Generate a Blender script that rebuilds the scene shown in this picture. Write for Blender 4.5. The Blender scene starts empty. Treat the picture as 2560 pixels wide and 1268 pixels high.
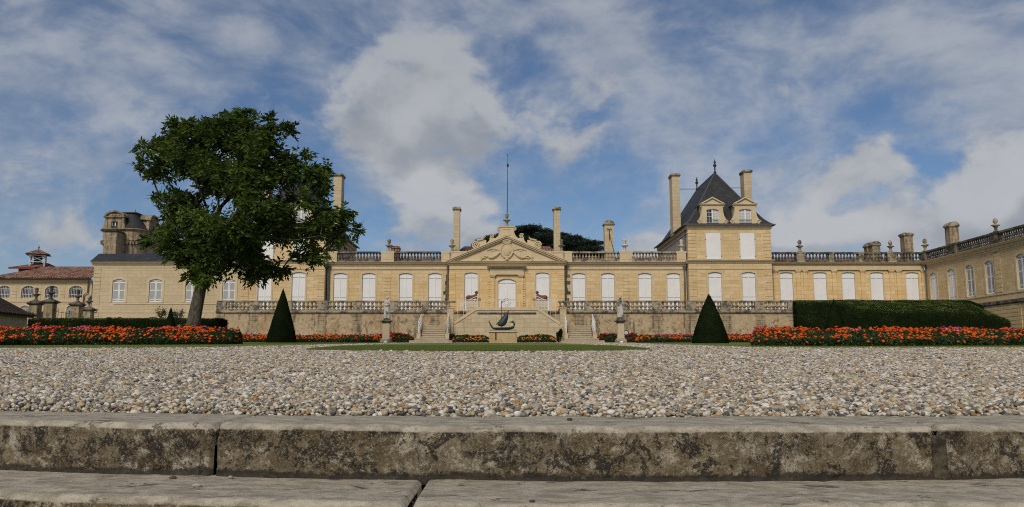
import bpy, bmesh, math, random
import numpy as np
from mathutils import Vector, Matrix, noise as mnoise
random.seed(7); rng = np.random.default_rng(11)
SC = bpy.context.scene
COL = SC.collection
R = math.radians
# ---------------------------------------------------------------- camera geometry (photo pixels, 2560 x 1268)
F, CX, CY, HZ = 2080.0, 1267.0, 634.0, 912.0
TH = math.atan((HZ - CY) / F); CT, ST = math.cos(TH), math.sin(TH)
def ray(px, py):
    a = (px - CX) / F; v = (CY - py) / F
    return (a, CT - v * ST, ST + v * CT)
def P(px, py, Y):
    d = ray(px, py); t = Y / d[1]
    return Vector((d[0] * t, Y, d[2] * t))
def PX(px, Y, py=700): return P(px, py, Y).x
def PZ(py, Y): return P(CX, py, Y).z
GY0, GZ0, GY1, GZ1 = 2.83, -0.178, 78.0, 2.08     # the forecourt rises gently towards the terrace
GS = (GZ1 - GZ0) / (GY1 - GY0)
def gz(Y):
    return GZ0 + GS * (min(max(Y, GY0), GY1) - GY0)
def G(px, py):
    d = ray(px, py); t = (GZ0 - GS * GY0) / (d[2] - GS * d[1])
    return Vector((d[0] * t, d[1] * t, d[2] * t))
# ---------------------------------------------------------------- mesh builder
class Frame:
    """facade frame: u along the wall, d into the building, z up"""
    def __init__(s, ox=0, oy=0, rot=0, mir=1):
        s.ox, s.oy, s.rot, s.mir = ox, oy, rot, mir
        s.c, s.s = math.cos(rot), math.sin(rot)
    def __call__(s, u, d, z):
        u = u * s.mir
        return (s.ox + u * s.c - d * s.s, s.oy + u * s.s + d * s.c, z)
W0 = Frame()
class MB:
    def __init__(s, fr=None): s.v = []; s.f = []; s.fr = fr or W0
    def add(s, pts): 
        n = len(s.v); s.v += [s.fr(*p) for p in pts]; return n
    def poly(s, pts):
        n = s.add(pts); s.f.append(tuple(range(n, n + len(pts))))
    def box(s, u0, u1, d0, d1, z0, z1):
        n = s.add([(u0,d0,z0),(u1,d0,z0),(u1,d1,z0),(u0,d1,z0),(u0,d0,z1),(u1,d0,z1),(u1,d1,z1),(u0,d1,z1)])
        s.f += [(n,n+3,n+2,n+1),(n+4,n+5,n+6,n+7),(n,n+1,n+5,n+4),(n+1,n+2,n+6,n+5),(n+2,n+3,n+7,n+6),(n+3,n,n+4,n+7)]
    def taper(s, u, d, z0, z1, a0, b0, a1, b1):
        n = s.add([(u-a0,d-b0,z0),(u+a0,d-b0,z0),(u+a0,d+b0,z0),(u-a0,d+b0,z0),(u-a1,d-b1,z1),(u+a1,d-b1,z1),(u+a1,d+b1,z1),(u-a1,d+b1,z1)])
        s.f += [(n,n+3,n+2,n+1),(n+4,n+5,n+6,n+7),(n,n+1,n+5,n+4),(n+1,n+2,n+6,n+5),(n+2,n+3,n+7,n+6),(n+3,n,n+4,n+7)]
    def prism(s, uz, d0, d1):            # polygon in (u,z) extruded along d
        k = len(uz); n = s.add([(u,d0,z) for u,z in uz] + [(u,d1,z) for u,z in uz])
        s.f.append(tuple(range(n, n+k))); s.f.append(tuple(range(n+2*k-1, n+k-1, -1)))
        for i in range(k):
            j = (i+1) % k; s.f.append((n+i, n+k+i, n+k+j, n+j))
    def extr(s, dz, u0, u1):             # polygon in (d,z) extruded along u
        k = len(dz); n = s.add([(u0,d,z) for d,z in dz] + [(u1,d,z) for d,z in dz])
        s.f.append(tuple(range(n, n+k))); s.f.append(tuple(range(n+2*k-1, n+k-1, -1)))
        for i in range(k):
            j = (i+1) % k; s.f.append((n+i, n+k+i, n+k+j, n+j))
    def lathe(s, prof, c=(0,0,0), seg=12, sq=0.0):
        n = len(s.v); k = len(prof)
        for r, z in prof:
            for i in range(seg):
                a = 2*math.pi*(i+.5)/seg; rr = r
                if sq: rr = r / max(abs(math.cos(a)), abs(math.sin(a))) * (1-sq) + r*sq if seg == 4 else r
                s.v.append(s.fr(c[0]+rr*math.cos(a), c[1]+rr*math.sin(a), c[2]+z))
        for j in range(k-1):
            for i in range(seg):
                a, b = n+j*seg+i, n+j*seg+(i+1)%seg
                s.f.append((a, b, b+seg, a+seg))
        s.f.append(tuple(range(n+seg-1, n-1, -1))); s.f.append(tuple(range(n+(k-1)*seg, n+k*seg)))
    def tube(s, pts, rad, seg=6):
        pts = [Vector(p) for p in pts]
        if not hasattr(rad, '__len__'): rad = [rad]*len(pts)
        n = len(s.v); ref = Vector((0.13,0.21,1))
        for i, p in enumerate(pts):
            t = (pts[min(i+1,len(pts)-1)] - pts[max(i-1,0)]).normalized()
            if abs(t.dot(ref.normalized())) > .95: ref = Vector((1,.2,.1))
            a = t.cross(ref).normalized(); b = t.cross(a)
            for k in range(seg):
                w = 2*math.pi*k/seg
                q = p + (a*math.cos(w) + b*math.sin(w))*rad[i]
                s.v.append(s.fr(q.x,q.y,q.z))
        for j in range(len(pts)-1):
            for i in range(seg):
                a, b = n+j*seg+i, n+j*seg+(i+1)%seg
                s.f.append((a, b, b+seg, a+seg))
        s.f.append(tuple(range(n+seg-1, n-1, -1))); s.f.append(tuple(range(n+(len(pts)-1)*seg, n+len(pts)*seg)))
    def ell(s, c, r, nu=12, nv=8):
        n = len(s.v)
        for j in range(nv+1):
            ph = math.pi*j/nv
            for i in range(nu):
                a = 2*math.pi*i/nu
                s.v.append(s.fr(c[0]+r[0]*math.sin(ph)*math.cos(a), c[1]+r[1]*math.sin(ph)*math.sin(a), c[2]-r[2]*math.cos(ph)))
        for j in range(nv):
            for i in range(nu):
                a, b = n+j*nu+i, n+j*nu+(i+1)%nu
                s.f.append((a,b,b+nu,a+nu))
    def mesh(s, name, mat, smooth=False):
        me = bpy.data.meshes.new(name); me.from_pydata(s.v, [], s.f); me.update()
        if smooth: me.polygons.foreach_set('use_smooth', [True]*len(me.polygons))
        if mat: me.materials.append(mat)
        return me
    def build(s, name, mat, parent=None, smooth=False, loc=None, bevel=0):
        return put(name, s.mesh(name, mat, smooth), parent, loc, bevel=bevel)
def mb_parts(s, name, mat, parent=None, gap=.05):
    """one object for each separate piece of the builder"""
    n = len(s.v); par = list(range(n))
    def find(i):
        while par[i] != i: par[i] = par[par[i]]; i = par[i]
        return i
    for f in s.f:
        for j in f[1:]: par[find(j)] = find(f[0])
    comp = {}
    for i in range(n): comp.setdefault(find(i), []).append(i)
    bx = []
    for ids in comp.values():
        p = np.array([s.v[i] for i in ids]); bx.append([set(ids), p.min(0)-gap/2, p.max(0)+gap/2])
    merged = True
    while merged:
        merged = False; out = []
        for b in bx:
            for o in out:
                if (b[1] <= o[2]).all() and (o[1] <= b[2]).all(): o[0] |= b[0]; o[1] = np.minimum(o[1], b[1]); o[2] = np.maximum(o[2], b[2]); merged = True; break
            else: out.append(b)
        bx = out
    res = []
    for ids, _, _ in bx:
        k = sorted(ids); mp = {q: i for i, q in enumerate(k)}; m = MB(); m.v = [s.v[q] for q in k]; m.f = [tuple(mp[q] for q in f) for f in s.f if f[0] in mp]; res.append(m.build(name, mat, parent))
    return res
MB.parts = mb_parts
def put(name, me, parent=None, loc=None, rot=0, scl=None, bevel=0):
    """links a mesh; with a parent and no loc the mesh is in world space, with loc it is placed at that world point"""
    o = bpy.data.objects.new(name, me); COL.objects.link(o)
    if loc is not None: o.location = loc
    if rot: o.rotation_euler.z = rot
    if scl is not None: o.scale = scl
    if parent is not None:
        o.parent = parent; o.matrix_parent_inverse = WM[parent.name].inverted()
    WM[o.name] = (Matrix.Translation(o.location) @ Matrix.Rotation(rot, 4, 'Z') @ Matrix.Diagonal((*(scl or (1,1,1)), 1)))
    if bevel:
        m = o.modifiers.new('edge', 'BEVEL'); m.width = bevel; m.segments = 2; m.limit_method = 'ANGLE'
    return o
WM = {}
def tag(o, label, cat, group=None, kind=None):
    o['label'] = label; o['category'] = cat
    if group: o['group'] = group
    if kind: o['kind'] = kind
    return o
def thing(name, label, cat, loc=(0,0,0), group=None, kind=None, rot=0):
    o = bpy.data.objects.new(name, None); COL.objects.link(o); o.location = loc; o.rotation_euler.z = rot
    o.empty_display_size = .3
    WM[o.name] = Matrix.Translation(Vector(loc)) @ Matrix.Rotation(rot, 4, 'Z')
    return tag(o, label, cat, group, kind)
def npmesh(name, verts, quads, mat, tint=None, smooth=False):
    me = bpy.data.meshes.new(name); nv, nf, k = len(verts), len(quads), quads.shape[1]
    me.vertices.add(nv); me.vertices.foreach_set('co', np.ascontiguousarray(verts, dtype=np.float32).ravel())
    me.loops.add(nf*k); me.loops.foreach_set('vertex_index', np.ascontiguousarray(quads, dtype=np.int32).ravel())
    me.polygons.add(nf); me.polygons.foreach_set('loop_start', np.arange(0, nf*k, k, dtype=np.int32))
    try: me.polygons.foreach_set('loop_total', np.full(nf, k, dtype=np.int32))
    except Exception: pass
    if smooth: me.polygons.foreach_set('use_smooth', np.ones(nf, dtype=bool))
    me.update(calc_edges=True)
    if tint is not None:
        at = me.attributes.new('tint', 'FLOAT', 'POINT'); at.data.foreach_set('value', np.ascontiguousarray(tint, dtype=np.float32))
    if mat: me.materials.append(mat)
    return me
def unit(a): return a / np.maximum(np.linalg.norm(a, axis=1, keepdims=True), 1e-6)
def leaves(name, c, axis, L, Wd, mat, parent=None, tint=None, fold=.25, nor=None):
    """diamond leaves: centres c, leaf axis, length L, width Wd (arrays)"""
    n = len(c); axis = unit(axis); r = rng.normal(size=(n,3)); side = unit(np.cross(axis, r if nor is None else nor + .35*r)); nor = np.cross(axis, side)
    L = np.broadcast_to(np.asarray(L, float), (n,))[:,None]; Wd = np.broadcast_to(np.asarray(Wd, float), (n,))[:,None]
    v = np.stack([c - axis*L*.5, c + side*Wd*.5 + nor*Wd*fold*.5 - axis*L*.06, c + axis*L*.5, c - side*Wd*.5 + nor*Wd*fold*.5 - axis*L*.06], 1).reshape(-1,3)
    b = np.arange(n)[:,None]*4
    q = np.concatenate([b + np.array([0,1,2]), b + np.array([0,2,3])], 0)
    if tint is None: tint = rng.random(n)
    return npmesh(name, v, q, mat, np.repeat(tint, 4))
def inpoly(px, py, poly):
    inside = np.zeros(px.shape, bool); j = len(poly)-1
    for i in range(len(poly)):
        xi, yi = poly[i]; xj, yj = poly[j]
        c = ((yi > py) != (yj > py)) & (px < (xj-xi)*(py-yi)/((yj-yi) or 1e-9) + xi)
        inside ^= c; j = i
    return inside
# ---------------------------------------------------------------- materials
class NT:
    def __init__(s, mat): s.t = mat.node_tree; s.n = s.t.nodes; s.l = s.t.links
    def new(s, typ, **kw):
        n = s.n.new(typ)
        for k, v in kw.items(): setattr(n, k, v)
        return n
    def link(s, a, b): s.l.new(a, b)
    def inp(s, sock, v):
        if v is None: return
        if isinstance(v, bpy.types.NodeSocket): s.l.new(v, sock)
        else:
            if hasattr(sock.default_value, '__len__') and hasattr(v, '__len__') and len(v) == 3 and len(sock.default_value) == 4: v = (*v, 1)
            sock.default_value = v
    def math(s, op, a, b=None, c=None, clamp=False):
        n = s.new('ShaderNodeMath', operation=op, use_clamp=clamp)
        for i, x in enumerate((a, b, c)): s.inp(n.inputs[i], x)
        return n.outputs[0]
    def vmath(s, op, a, b=None):
        n = s.new('ShaderNodeVectorMath', operation=op); s.inp(n.inputs[0], a); s.inp(n.inputs[1], b)
        return n.outputs['Value'] if op in ('LENGTH','DISTANCE','DOT_PRODUCT') else n.outputs[0]
    def mix(s, f, a, b, mode='MIX'):
        n = s.new('ShaderNodeMix', data_type='RGBA', blend_type=mode)
        s.inp(n.inputs[0], f); s.inp(n.inputs[6], a); s.inp(n.inputs[7], b); return n.outputs[2]
    def ramp(s, f, a, b, smooth=True):
        n = s.new('ShaderNodeMapRange', interpolation_type='SMOOTHSTEP' if smooth else 'LINEAR')
        s.inp(n.inputs[0], f); n.inputs[1].default_value = a; n.inputs[2].default_value = b; return n.outputs[0]
    def noise(s, vec, scale, detail=4, rough=.6, dist=0):
        n = s.new('ShaderNodeTexNoise'); s.inp(n.inputs['Vector'], vec); n.inputs['Scale'].default_value = scale
        n.inputs['Detail'].default_value = detail; n.inputs['Roughness'].default_value = rough; n.inputs['Distortion'].default_value = dist
        return n.outputs[0]
    def xyz(s, v):
        n = s.new('ShaderNodeSeparateXYZ'); s.inp(n.inputs[0], v); return n.outputs
    def comb(s, x, y, z):
        n = s.new('ShaderNodeCombineXYZ')
        for i, q in enumerate((x, y, z)): s.inp(n.inputs[i], q)
        return n.outputs[0]
    def bump(s, h, st, dist):
        n = s.new('ShaderNodeBump'); s.inp(n.inputs['Height'], h); n.inputs['Strength'].default_value = st; n.inputs['Distance'].default_value = dist
        return n.outputs[0]
def newmat(name, rough=.85, spec=.3, col=None, metal=0):
    m = bpy.data.materials.new(name); m.use_nodes = True; t = NT(m)
    b = t.n['Principled BSDF']; b.inputs['Roughness'].default_value = rough
    b.inputs['Specular IOR Level'].default_value = spec; b.inputs['Metallic'].default_value = metal
    if col: b.inputs['Base Color'].default_value = (*col, 1)
    return m, t, b
def pos(t): return t.new('ShaderNodeNewGeometry').outputs['Position']
def stone(name, a, b, mortar, bw=.95, bh=.37, stain=(.13,.11,.085), st_lo=.56, st_hi=.78, st_amt=.6, bump=.35, mort=.010, grime=None):
    m, t, B = newmat(name, .92, .15)
    p = pos(t); x, y, z = t.xyz(p)
    uv = t.comb(t.math('ADD', x, y), z, 0.0)
    br = t.new('ShaderNodeTexBrick'); t.inp(br.inputs['Vector'], uv)
    br.inputs['Scale'].default_value = 1; br.inputs['Brick Width'].default_value = bw; br.inputs['Row Height'].default_value = bh
    br.inputs['Mortar Size'].default_value = mort; br.inputs['Mortar Smooth'].default_value = .3; br.inputs['Bias'].default_value = -.1
    br.inputs['Color1'].default_value = (*a,1); br.inputs['Color2'].default_value = (*b,1); br.inputs['Mortar'].default_value = (*mortar,1)
    n1 = t.noise(p, .35, 5, .65); n2 = t.noise(p, 3.5, 5, .7); n3 = t.noise(t.comb(t.math('MULTIPLY', t.math('ADD',x,y), 2.4), 0.0, t.math('MULTIPLY', z, .22)), 1.0, 6, .72)
    c = t.mix(t.ramp(n2, .3, .75), br.outputs[0], t.mix(1.0, br.outputs[0], (1.16,1.15,1.13), 'MULTIPLY'))
    c = t.mix(t.math('MULTIPLY', t.ramp(n1, .35, .7), .45), c, t.mix(1.0, c, (.86,.80,.70), 'MULTIPLY'))
    s = t.math('MULTIPLY', t.ramp(t.math('ADD', t.math('MULTIPLY', n3, .65), t.math('MULTIPLY', n2, .35)), st_lo, st_hi), st_amt)
    c = t.mix(s, c, stain)
    t.inp(B.inputs['Base Color'], c)
    h = t.math('SUBTRACT', t.math('MULTIPLY', n2, .4), br.outputs['Fac'])
    t.inp(B.inputs['Normal'], t.bump(h, bump, .03))
    return m
def speck(name, a, b, scale, rough=.85, dark=None, dlo=.55, dhi=.7, bump=.3, bd=.03, spec=.2, dscale=None, damt=.85):
    m, t, B = newmat(name, rough, spec); p = pos(t)
    n = t.noise(p, scale, 6, .7)
    c = t.mix(t.ramp(n, .3, .7), a, b)
    if dark:
        n2 = t.noise(p, dscale or scale*.45, 6, .68); c = t.mix(t.math('MULTIPLY', t.ramp(n2, dlo, dhi), damt), c, dark)
    t.inp(B.inputs['Base Color'], c); t.inp(B.inputs['Normal'], t.bump(n, bump, bd))
    return m
def leafmat(name, cols, trans=.25, rough=.55, spec=.25):
    m, t, B = newmat(name, rough, spec)
    at = t.new('ShaderNodeAttribute', attribute_name='tint'); f = at.outputs['Fac']
    cr = t.new('ShaderNodeValToRGB'); t.inp(cr.inputs[0], f); e = cr.color_ramp.elements
    while len(e) < len(cols): e.new(.5)
    for i, c in enumerate(cols): e[i].position = i/(len(cols)-1); e[i].color = (*c,1)
    t.inp(B.inputs['Base Color'], cr.outputs[0])
    if trans:
        tr = t.new('ShaderNodeBsdfTranslucent'); t.inp(tr.inputs[0], cr.outputs[0])
        mx = t.new('ShaderNodeMixShader'); mx.inputs[0].default_value = trans
        t.link(B.outputs[0], mx.inputs[1]); t.link(tr.outputs[0], mx.inputs[2]); t.link(mx.outputs[0], t.n['Material Output'].inputs[0])
    return m
STONE = stone('limestone', (.58,.43,.23), (.68,.53,.32), (.38,.27,.14), st_amt=.45, st_lo=.54, st_hi=.80)
WARM = stone('warm_limestone', (.63,.445,.21), (.72,.56,.33), (.42,.29,.14), bw=1.1, bh=.42, st_amt=.35, st_lo=.56, st_hi=.82)
PALE = stone('pale_limestone', (.50,.41,.27), (.55,.45,.30), (.36,.29,.19), st_amt=.35)
RENDER = stone('side_wall_render', (.42,.36,.28), (.44,.38,.30), (.42,.36,.28), bump=.1, st_amt=.2)
OLD = stone('old_grey_stone', (.34,.265,.165), (.44,.36,.24), (.22,.17,.11), bw=.8, bh=.4, st_amt=.9, st_lo=.44, st_hi=.60, stain=(.10,.088,.07))
TRIM = speck('carved_stone', (.56,.44,.27), (.63,.52,.34), 1.6, .9, (.30,.24,.16), .58, .8, bump=.15, damt=.5)
LICH = speck('lichened_stone', (.30,.255,.185), (.43,.365,.26), 2.2, .93, (.055,.05,.043), .44, .62, bump=.35, dscale=1.7)
DARKL = speck('blackened_stone', (.15,.13,.10), (.25,.215,.16), 2.5, .93, (.035,.032,.028), .40, .58, bump=.35, dscale=1.6)
LANDST = stone('landing_stone', (.50,.415,.275), (.60,.51,.36), (.33,.27,.18), bw=.9, bh=.42, st_amt=.55, st_lo=.48, st_hi=.68, stain=(.24,.21,.16), mort=.014)
STEPST = stone('stair_stone', (.42,.36,.26), (.48,.41,.30), (.27,.22,.15), bw=1.3, bh=.17, mort=.006, st_amt=.7, st_lo=.48, st_hi=.72, stain=(.14,.12,.09))
STATST = speck('statue_stone', (.50,.47,.40), (.60,.57,.50), 5, .9, (.07,.062,.052), .5, .62, bump=.3, dscale=1.4)
PLINTH = speck('plinth_stone', (.52,.42,.26), (.58,.48,.32), 2.5, .9, (.17,.14,.10), .6, .78, bump=.15)
WHITE = speck('white_paint', (.74,.735,.72), (.80,.795,.78), 1.1, .55, (.60,.585,.55), .56, .8, bump=.03, dscale=2.2, damt=.5)
GREYW = speck('weathered_white_paint', (.60,.595,.58), (.68,.67,.655), 1.5, .6, bump=.03)
SEAM = newmat('shutter_seam', .7, .2, (.27,.265,.26))[0]
LOUV = newmat('louvre_grey', .7, .2, (.44,.44,.43))[0]
IRON = newmat('dark_iron', .6, .3, (.03,.03,.032))[0]
ZINC = newmat('zinc_pipe', .55, .4, (.10,.105,.105))[0]
REDW = newmat('red_brown_wood', .7, .2, (.17,.045,.03))[0]
REDST = speck('red_terracotta', (.16,.05,.032), (.24,.08,.05), 6, .75, (.06,.03,.022), .52, .68, dscale=3)
DARKIN = newmat('dark_interior', .9, .1, (.012,.012,.013))[0]
MORT = newmat('packed_earth', .95, .1, (.045,.036,.026))[0]
def glass_mat():
    m, t, B = newmat('window_glass', .06, .6, (.022,.024,.028)); return m
GLASS = glass_mat()
def curtain_mat(): return newmat('lace_curtain', .8, .2, (.50,.50,.48))[0]
LACE = curtain_mat()
def slate():
    m, t, B = newmat('slate', .62, .25); p = pos(t); x, y, z = t.xyz(p)
    br = t.new('ShaderNodeTexBrick'); t.inp(br.inputs['Vector'], t.comb(t.math('ADD', x, t.math('MULTIPLY', y, .83)), z, 0.0))
    br.inputs['Scale'].default_value = 1; br.inputs['Brick Width'].default_value = .24; br.inputs['Row Height'].default_value = .13; br.inputs['Mortar Size'].default_value = .012
    br.inputs['Color1'].default_value = (.028,.029,.031,1); br.inputs['Color2'].default_value = (.046,.047,.049,1); br.inputs['Mortar'].default_value = (.016,.017,.019,1)
    n = t.noise(p, .9, 5, .65)
    t.inp(B.inputs['Base Color'], t.mix(t.ramp(n, .45, .8), br.outputs[0], (.060,.060,.056)))
    t.inp(B.inputs['Normal'], t.bump(t.math('SUBTRACT', n, br.outputs['Fac']), .5, .02)); return m
SLATE = slate()
def tile(name, a, b, c2, w=.26):
    m, t, B = newmat(name, .85, .2); p = pos(t); x, y, z = t.xyz(p)
    br = t.new('ShaderNodeTexBrick'); t.inp(br.inputs['Vector'], t.comb(x, t.math('ADD', y, z), 0.0)); br.offset = 0.0
    br.inputs['Scale'].default_value = 1; br.inputs['Brick Width'].default_value = w; br.inputs['Row Height'].default_value = .42; br.inputs['Mortar Size'].default_value = .05
    br.inputs['Color1'].default_value = (*a,1); br.inputs['Color2'].default_value = (*b,1); br.inputs['Mortar'].default_value = (a[0]*.45,a[1]*.45,a[2]*.45,1)
    n = t.noise(p, 1.1, 5, .7)
    t.inp(B.inputs['Base Color'], t.mix(t.math('MULTIPLY', t.ramp(n, .45, .75), .75), br.outputs[0], c2))
    t.inp(B.inputs['Normal'], t.bump(t.math('SUBTRACT', n, br.outputs['Fac']), .6, .05)); return m
TILE = tile('clay_tiles', (.17,.065,.042), (.40,.24,.16), (.36,.27,.20), .30)
BTILE = tile('brown_tiles', (.060,.036,.028), (.075,.045,.035), (.05,.034,.028))
def rubble():
    m, t, B = newmat('rubble_wall', .95, .1); p = pos(t); x, y, z = t.xyz(p)
    vo = t.new('ShaderNodeTexVoronoi'); t.inp(vo.inputs['Vector'], t.comb(t.math('ADD',x,t.math('MULTIPLY',y,.5)), 0.0, t.math('MULTIPLY', z, 1.7))); vo.inputs['Scale'].default_value = 1.9
    n1 = t.noise(p, .55, 6, .7); n2 = t.noise(p, 4, 6, .7); n3 = t.noise(t.comb(t.math('MULTIPLY', x, 1.1), 0.0, t.math('MULTIPLY', z, .18)), 1.0, 5, .7)
    c = t.mix(t.ramp(n2, .3, .7), (.38,.29,.175), (.55,.445,.285))
    c = t.mix(t.math('MULTIPLY', t.ramp(t.xyz(vo.outputs['Color'])[0], .2, 1), .35), c, (.33,.25,.155))
    c = t.mix(t.math('MULTIPLY', t.ramp(n1, .5, .66), .6), c, (.30,.16,.065))
    c = t.mix(t.math('MULTIPLY', t.ramp(t.noise(p, 1.6, 6, .72), .54, .66), .8), c, (.11,.092,.068))
    c = t.mix(t.math('MULTIPLY', t.ramp(n3, .56, .66), .8), c, (.075,.065,.05))
    t.inp(B.inputs['Base Color'], c); t.inp(B.inputs['Normal'], t.bump(n2, .5, .04)); return m
RUBBLE = rubble()
SHIPST = stone('pedestal_stone', (.44,.335,.18), (.50,.39,.23), (.30,.22,.12), bw=.9, bh=.44, st_amt=.5, st_lo=.5, st_hi=.72)
BRONZE = speck('dark_bronze', (.018,.028,.028), (.035,.055,.052), 4, .5, (.09,.13,.12), .62, .78, bump=.2, spec=.5)
TOPI = leafmat('yew_leaf', [(.008,.014,.005),(.015,.026,.008),(.028,.046,.013)], .10, .85, .06)
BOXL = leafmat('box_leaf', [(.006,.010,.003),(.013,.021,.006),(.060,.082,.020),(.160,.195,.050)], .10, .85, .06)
CORE = newmat('hedge_core', 1, .0, (.010,.017,.006))[0]
TREEL = leafmat('walnut_leaf', [(.024,.044,.008),(.052,.088,.013),(.092,.138,.020),(.14,.19,.032)], .30, .6, .15)
CEDL = leafmat('cedar_needle', [(.012,.024,.014),(.022,.038,.022),(.034,.055,.030)], .10)
FOLI = leafmat('bedding_leaf', [(.014,.032,.008),(.030,.060,.014),(.055,.085,.024),(.035,.045,.02)], .25)
ORANGE = leafmat('orange_petal', [(.60,.070,.005),(.74,.125,.008),(.66,.085,.006),(.80,.19,.014)], .2, .6)
REDP = leafmat('red_petal', [(.30,.012,.012),(.42,.02,.018),(.24,.008,.02)], .2, .6)
PINKP = leafmat('pink_petal', [(.52,.03,.12),(.62,.10,.20),(.42,.02,.08),(.70,.35,.38)], .2, .6)
YELP = leafmat('golden_petal', [(.80,.30,.015),(.82,.40,.04),(.75,.20,.012)], .2, .6)
def bark():
    m, t, B = newmat('bark', .95, .1); p = pos(t); x, y, z = t.xyz(p)
    n = t.noise(t.comb(x, y, t.math('MULTIPLY', z, .25)), 9, 6, .7)
    t.inp(B.inputs['Base Color'], t.mix(t.ramp(n, .35, .7), (.045,.038,.030), (.16,.14,.112))); t.inp(B.inputs['Normal'], t.bump(n, .9, .06)); return m
BARK = bark()
def lawnmat():
    m, t, B = newmat('mown_grass', .9, .1); p = pos(t); x, y, z = t.xyz(p)
    n = t.noise(p, 26, 4, .7); n2 = t.noise(p, .5, 4, .6)
    st = t.ramp(t.math('SINE', t.math('MULTIPLY', x, 2.3)), -.35, .35)
    c = t.mix(t.ramp(n, .3, .7), (.105,.135,.028), (.165,.195,.047))
    c = t.mix(t.math('MULTIPLY', t.ramp(n2, .35, .7), .4), c, (.175,.19,.054))
    c = t.mix(t.math('MULTIPLY', st, .28), c, (.195,.22,.065))
    t.inp(B.inputs['Base Color'], c); t.inp(B.inputs['Normal'], t.bump(n, .6, .02)); return m
LAWN = lawnmat()
BLADE = leafmat('grass_blade', [(.10,.135,.026),(.15,.185,.042),(.19,.215,.054)], .3)
def pebblecol(t, f):
    cr = t.new('ShaderNodeValToRGB'); t.inp(cr.inputs[0], f); cr.color_ramp.interpolation = 'CONSTANT'; e = cr.color_ramp.elements
    cols = [(.50,.45,.36),(.57,.53,.45),(.40,.33,.23),(.31,.295,.255),(.46,.35,.20),(.64,.60,.51),(.20,.195,.18),(.37,.32,.235),(.33,.19,.08),(.53,.48,.40),(.085,.083,.08),(.41,.35,.255),(.68,.645,.57),(.25,.195,.13),(.155,.15,.14),(.43,.355,.245)]
    while len(e) < len(cols): e.new(.5)
    for i, c in enumerate(cols): e[i].position = i/len(cols); e[i].color = (*c,1)
    return cr.outputs[0]
def pebble():
    m, t, B = newmat('pebble', .7, .3)
    oi = t.new('ShaderNodeObjectInfo'); p = pos(t)
    c = pebblecol(t, oi.outputs['Random']); n = t.noise(p, 160, 3, .6); n2 = t.noise(p, 60, 3, .6)
    c = t.mix(t.math('MULTIPLY', t.ramp(n2, .4, .7), .35), c, t.mix(1.0, c, (.72,.66,.56), 'MULTIPLY'))
    c = t.mix(t.math('MULTIPLY', t.ramp(n, .58, .72), .4), c, t.mix(1.0, c, (.6,.58,.55), 'MULTIPLY'))
    t.inp(B.inputs['Base Color'], c); t.inp(B.inputs['Normal'], t.bump(n, .12, .003)); return m
PEB = pebble()
def gravelground():
    m, t, B = newmat('gravel_ground', .9, .1); p = pos(t)
    vo = t.new('ShaderNodeTexVoronoi'); t.inp(vo.inputs['Vector'], p); vo.inputs['Scale'].default_value = 30
    c = pebblecol(t, t.xyz(vo.outputs['Color'])[0])
    c = t.mix(t.math('MULTIPLY', t.ramp(vo.outputs['Distance'], .45, .85), .7), c, (.16,.14,.105))
    t.inp(B.inputs['Base Color'], c); t.inp(B.inputs['Normal'], t.bump(t.math('SUBTRACT', 1.0, vo.outputs['Distance']), .8, .02)); return m
GRAV = gravelground()
SOIL = speck('garden_soil', (.035,.026,.018), (.06,.045,.03), 5, .95)
FIELD = speck('rough_ground', (.06,.07,.03), (.10,.10,.05), 2, .95)
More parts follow.
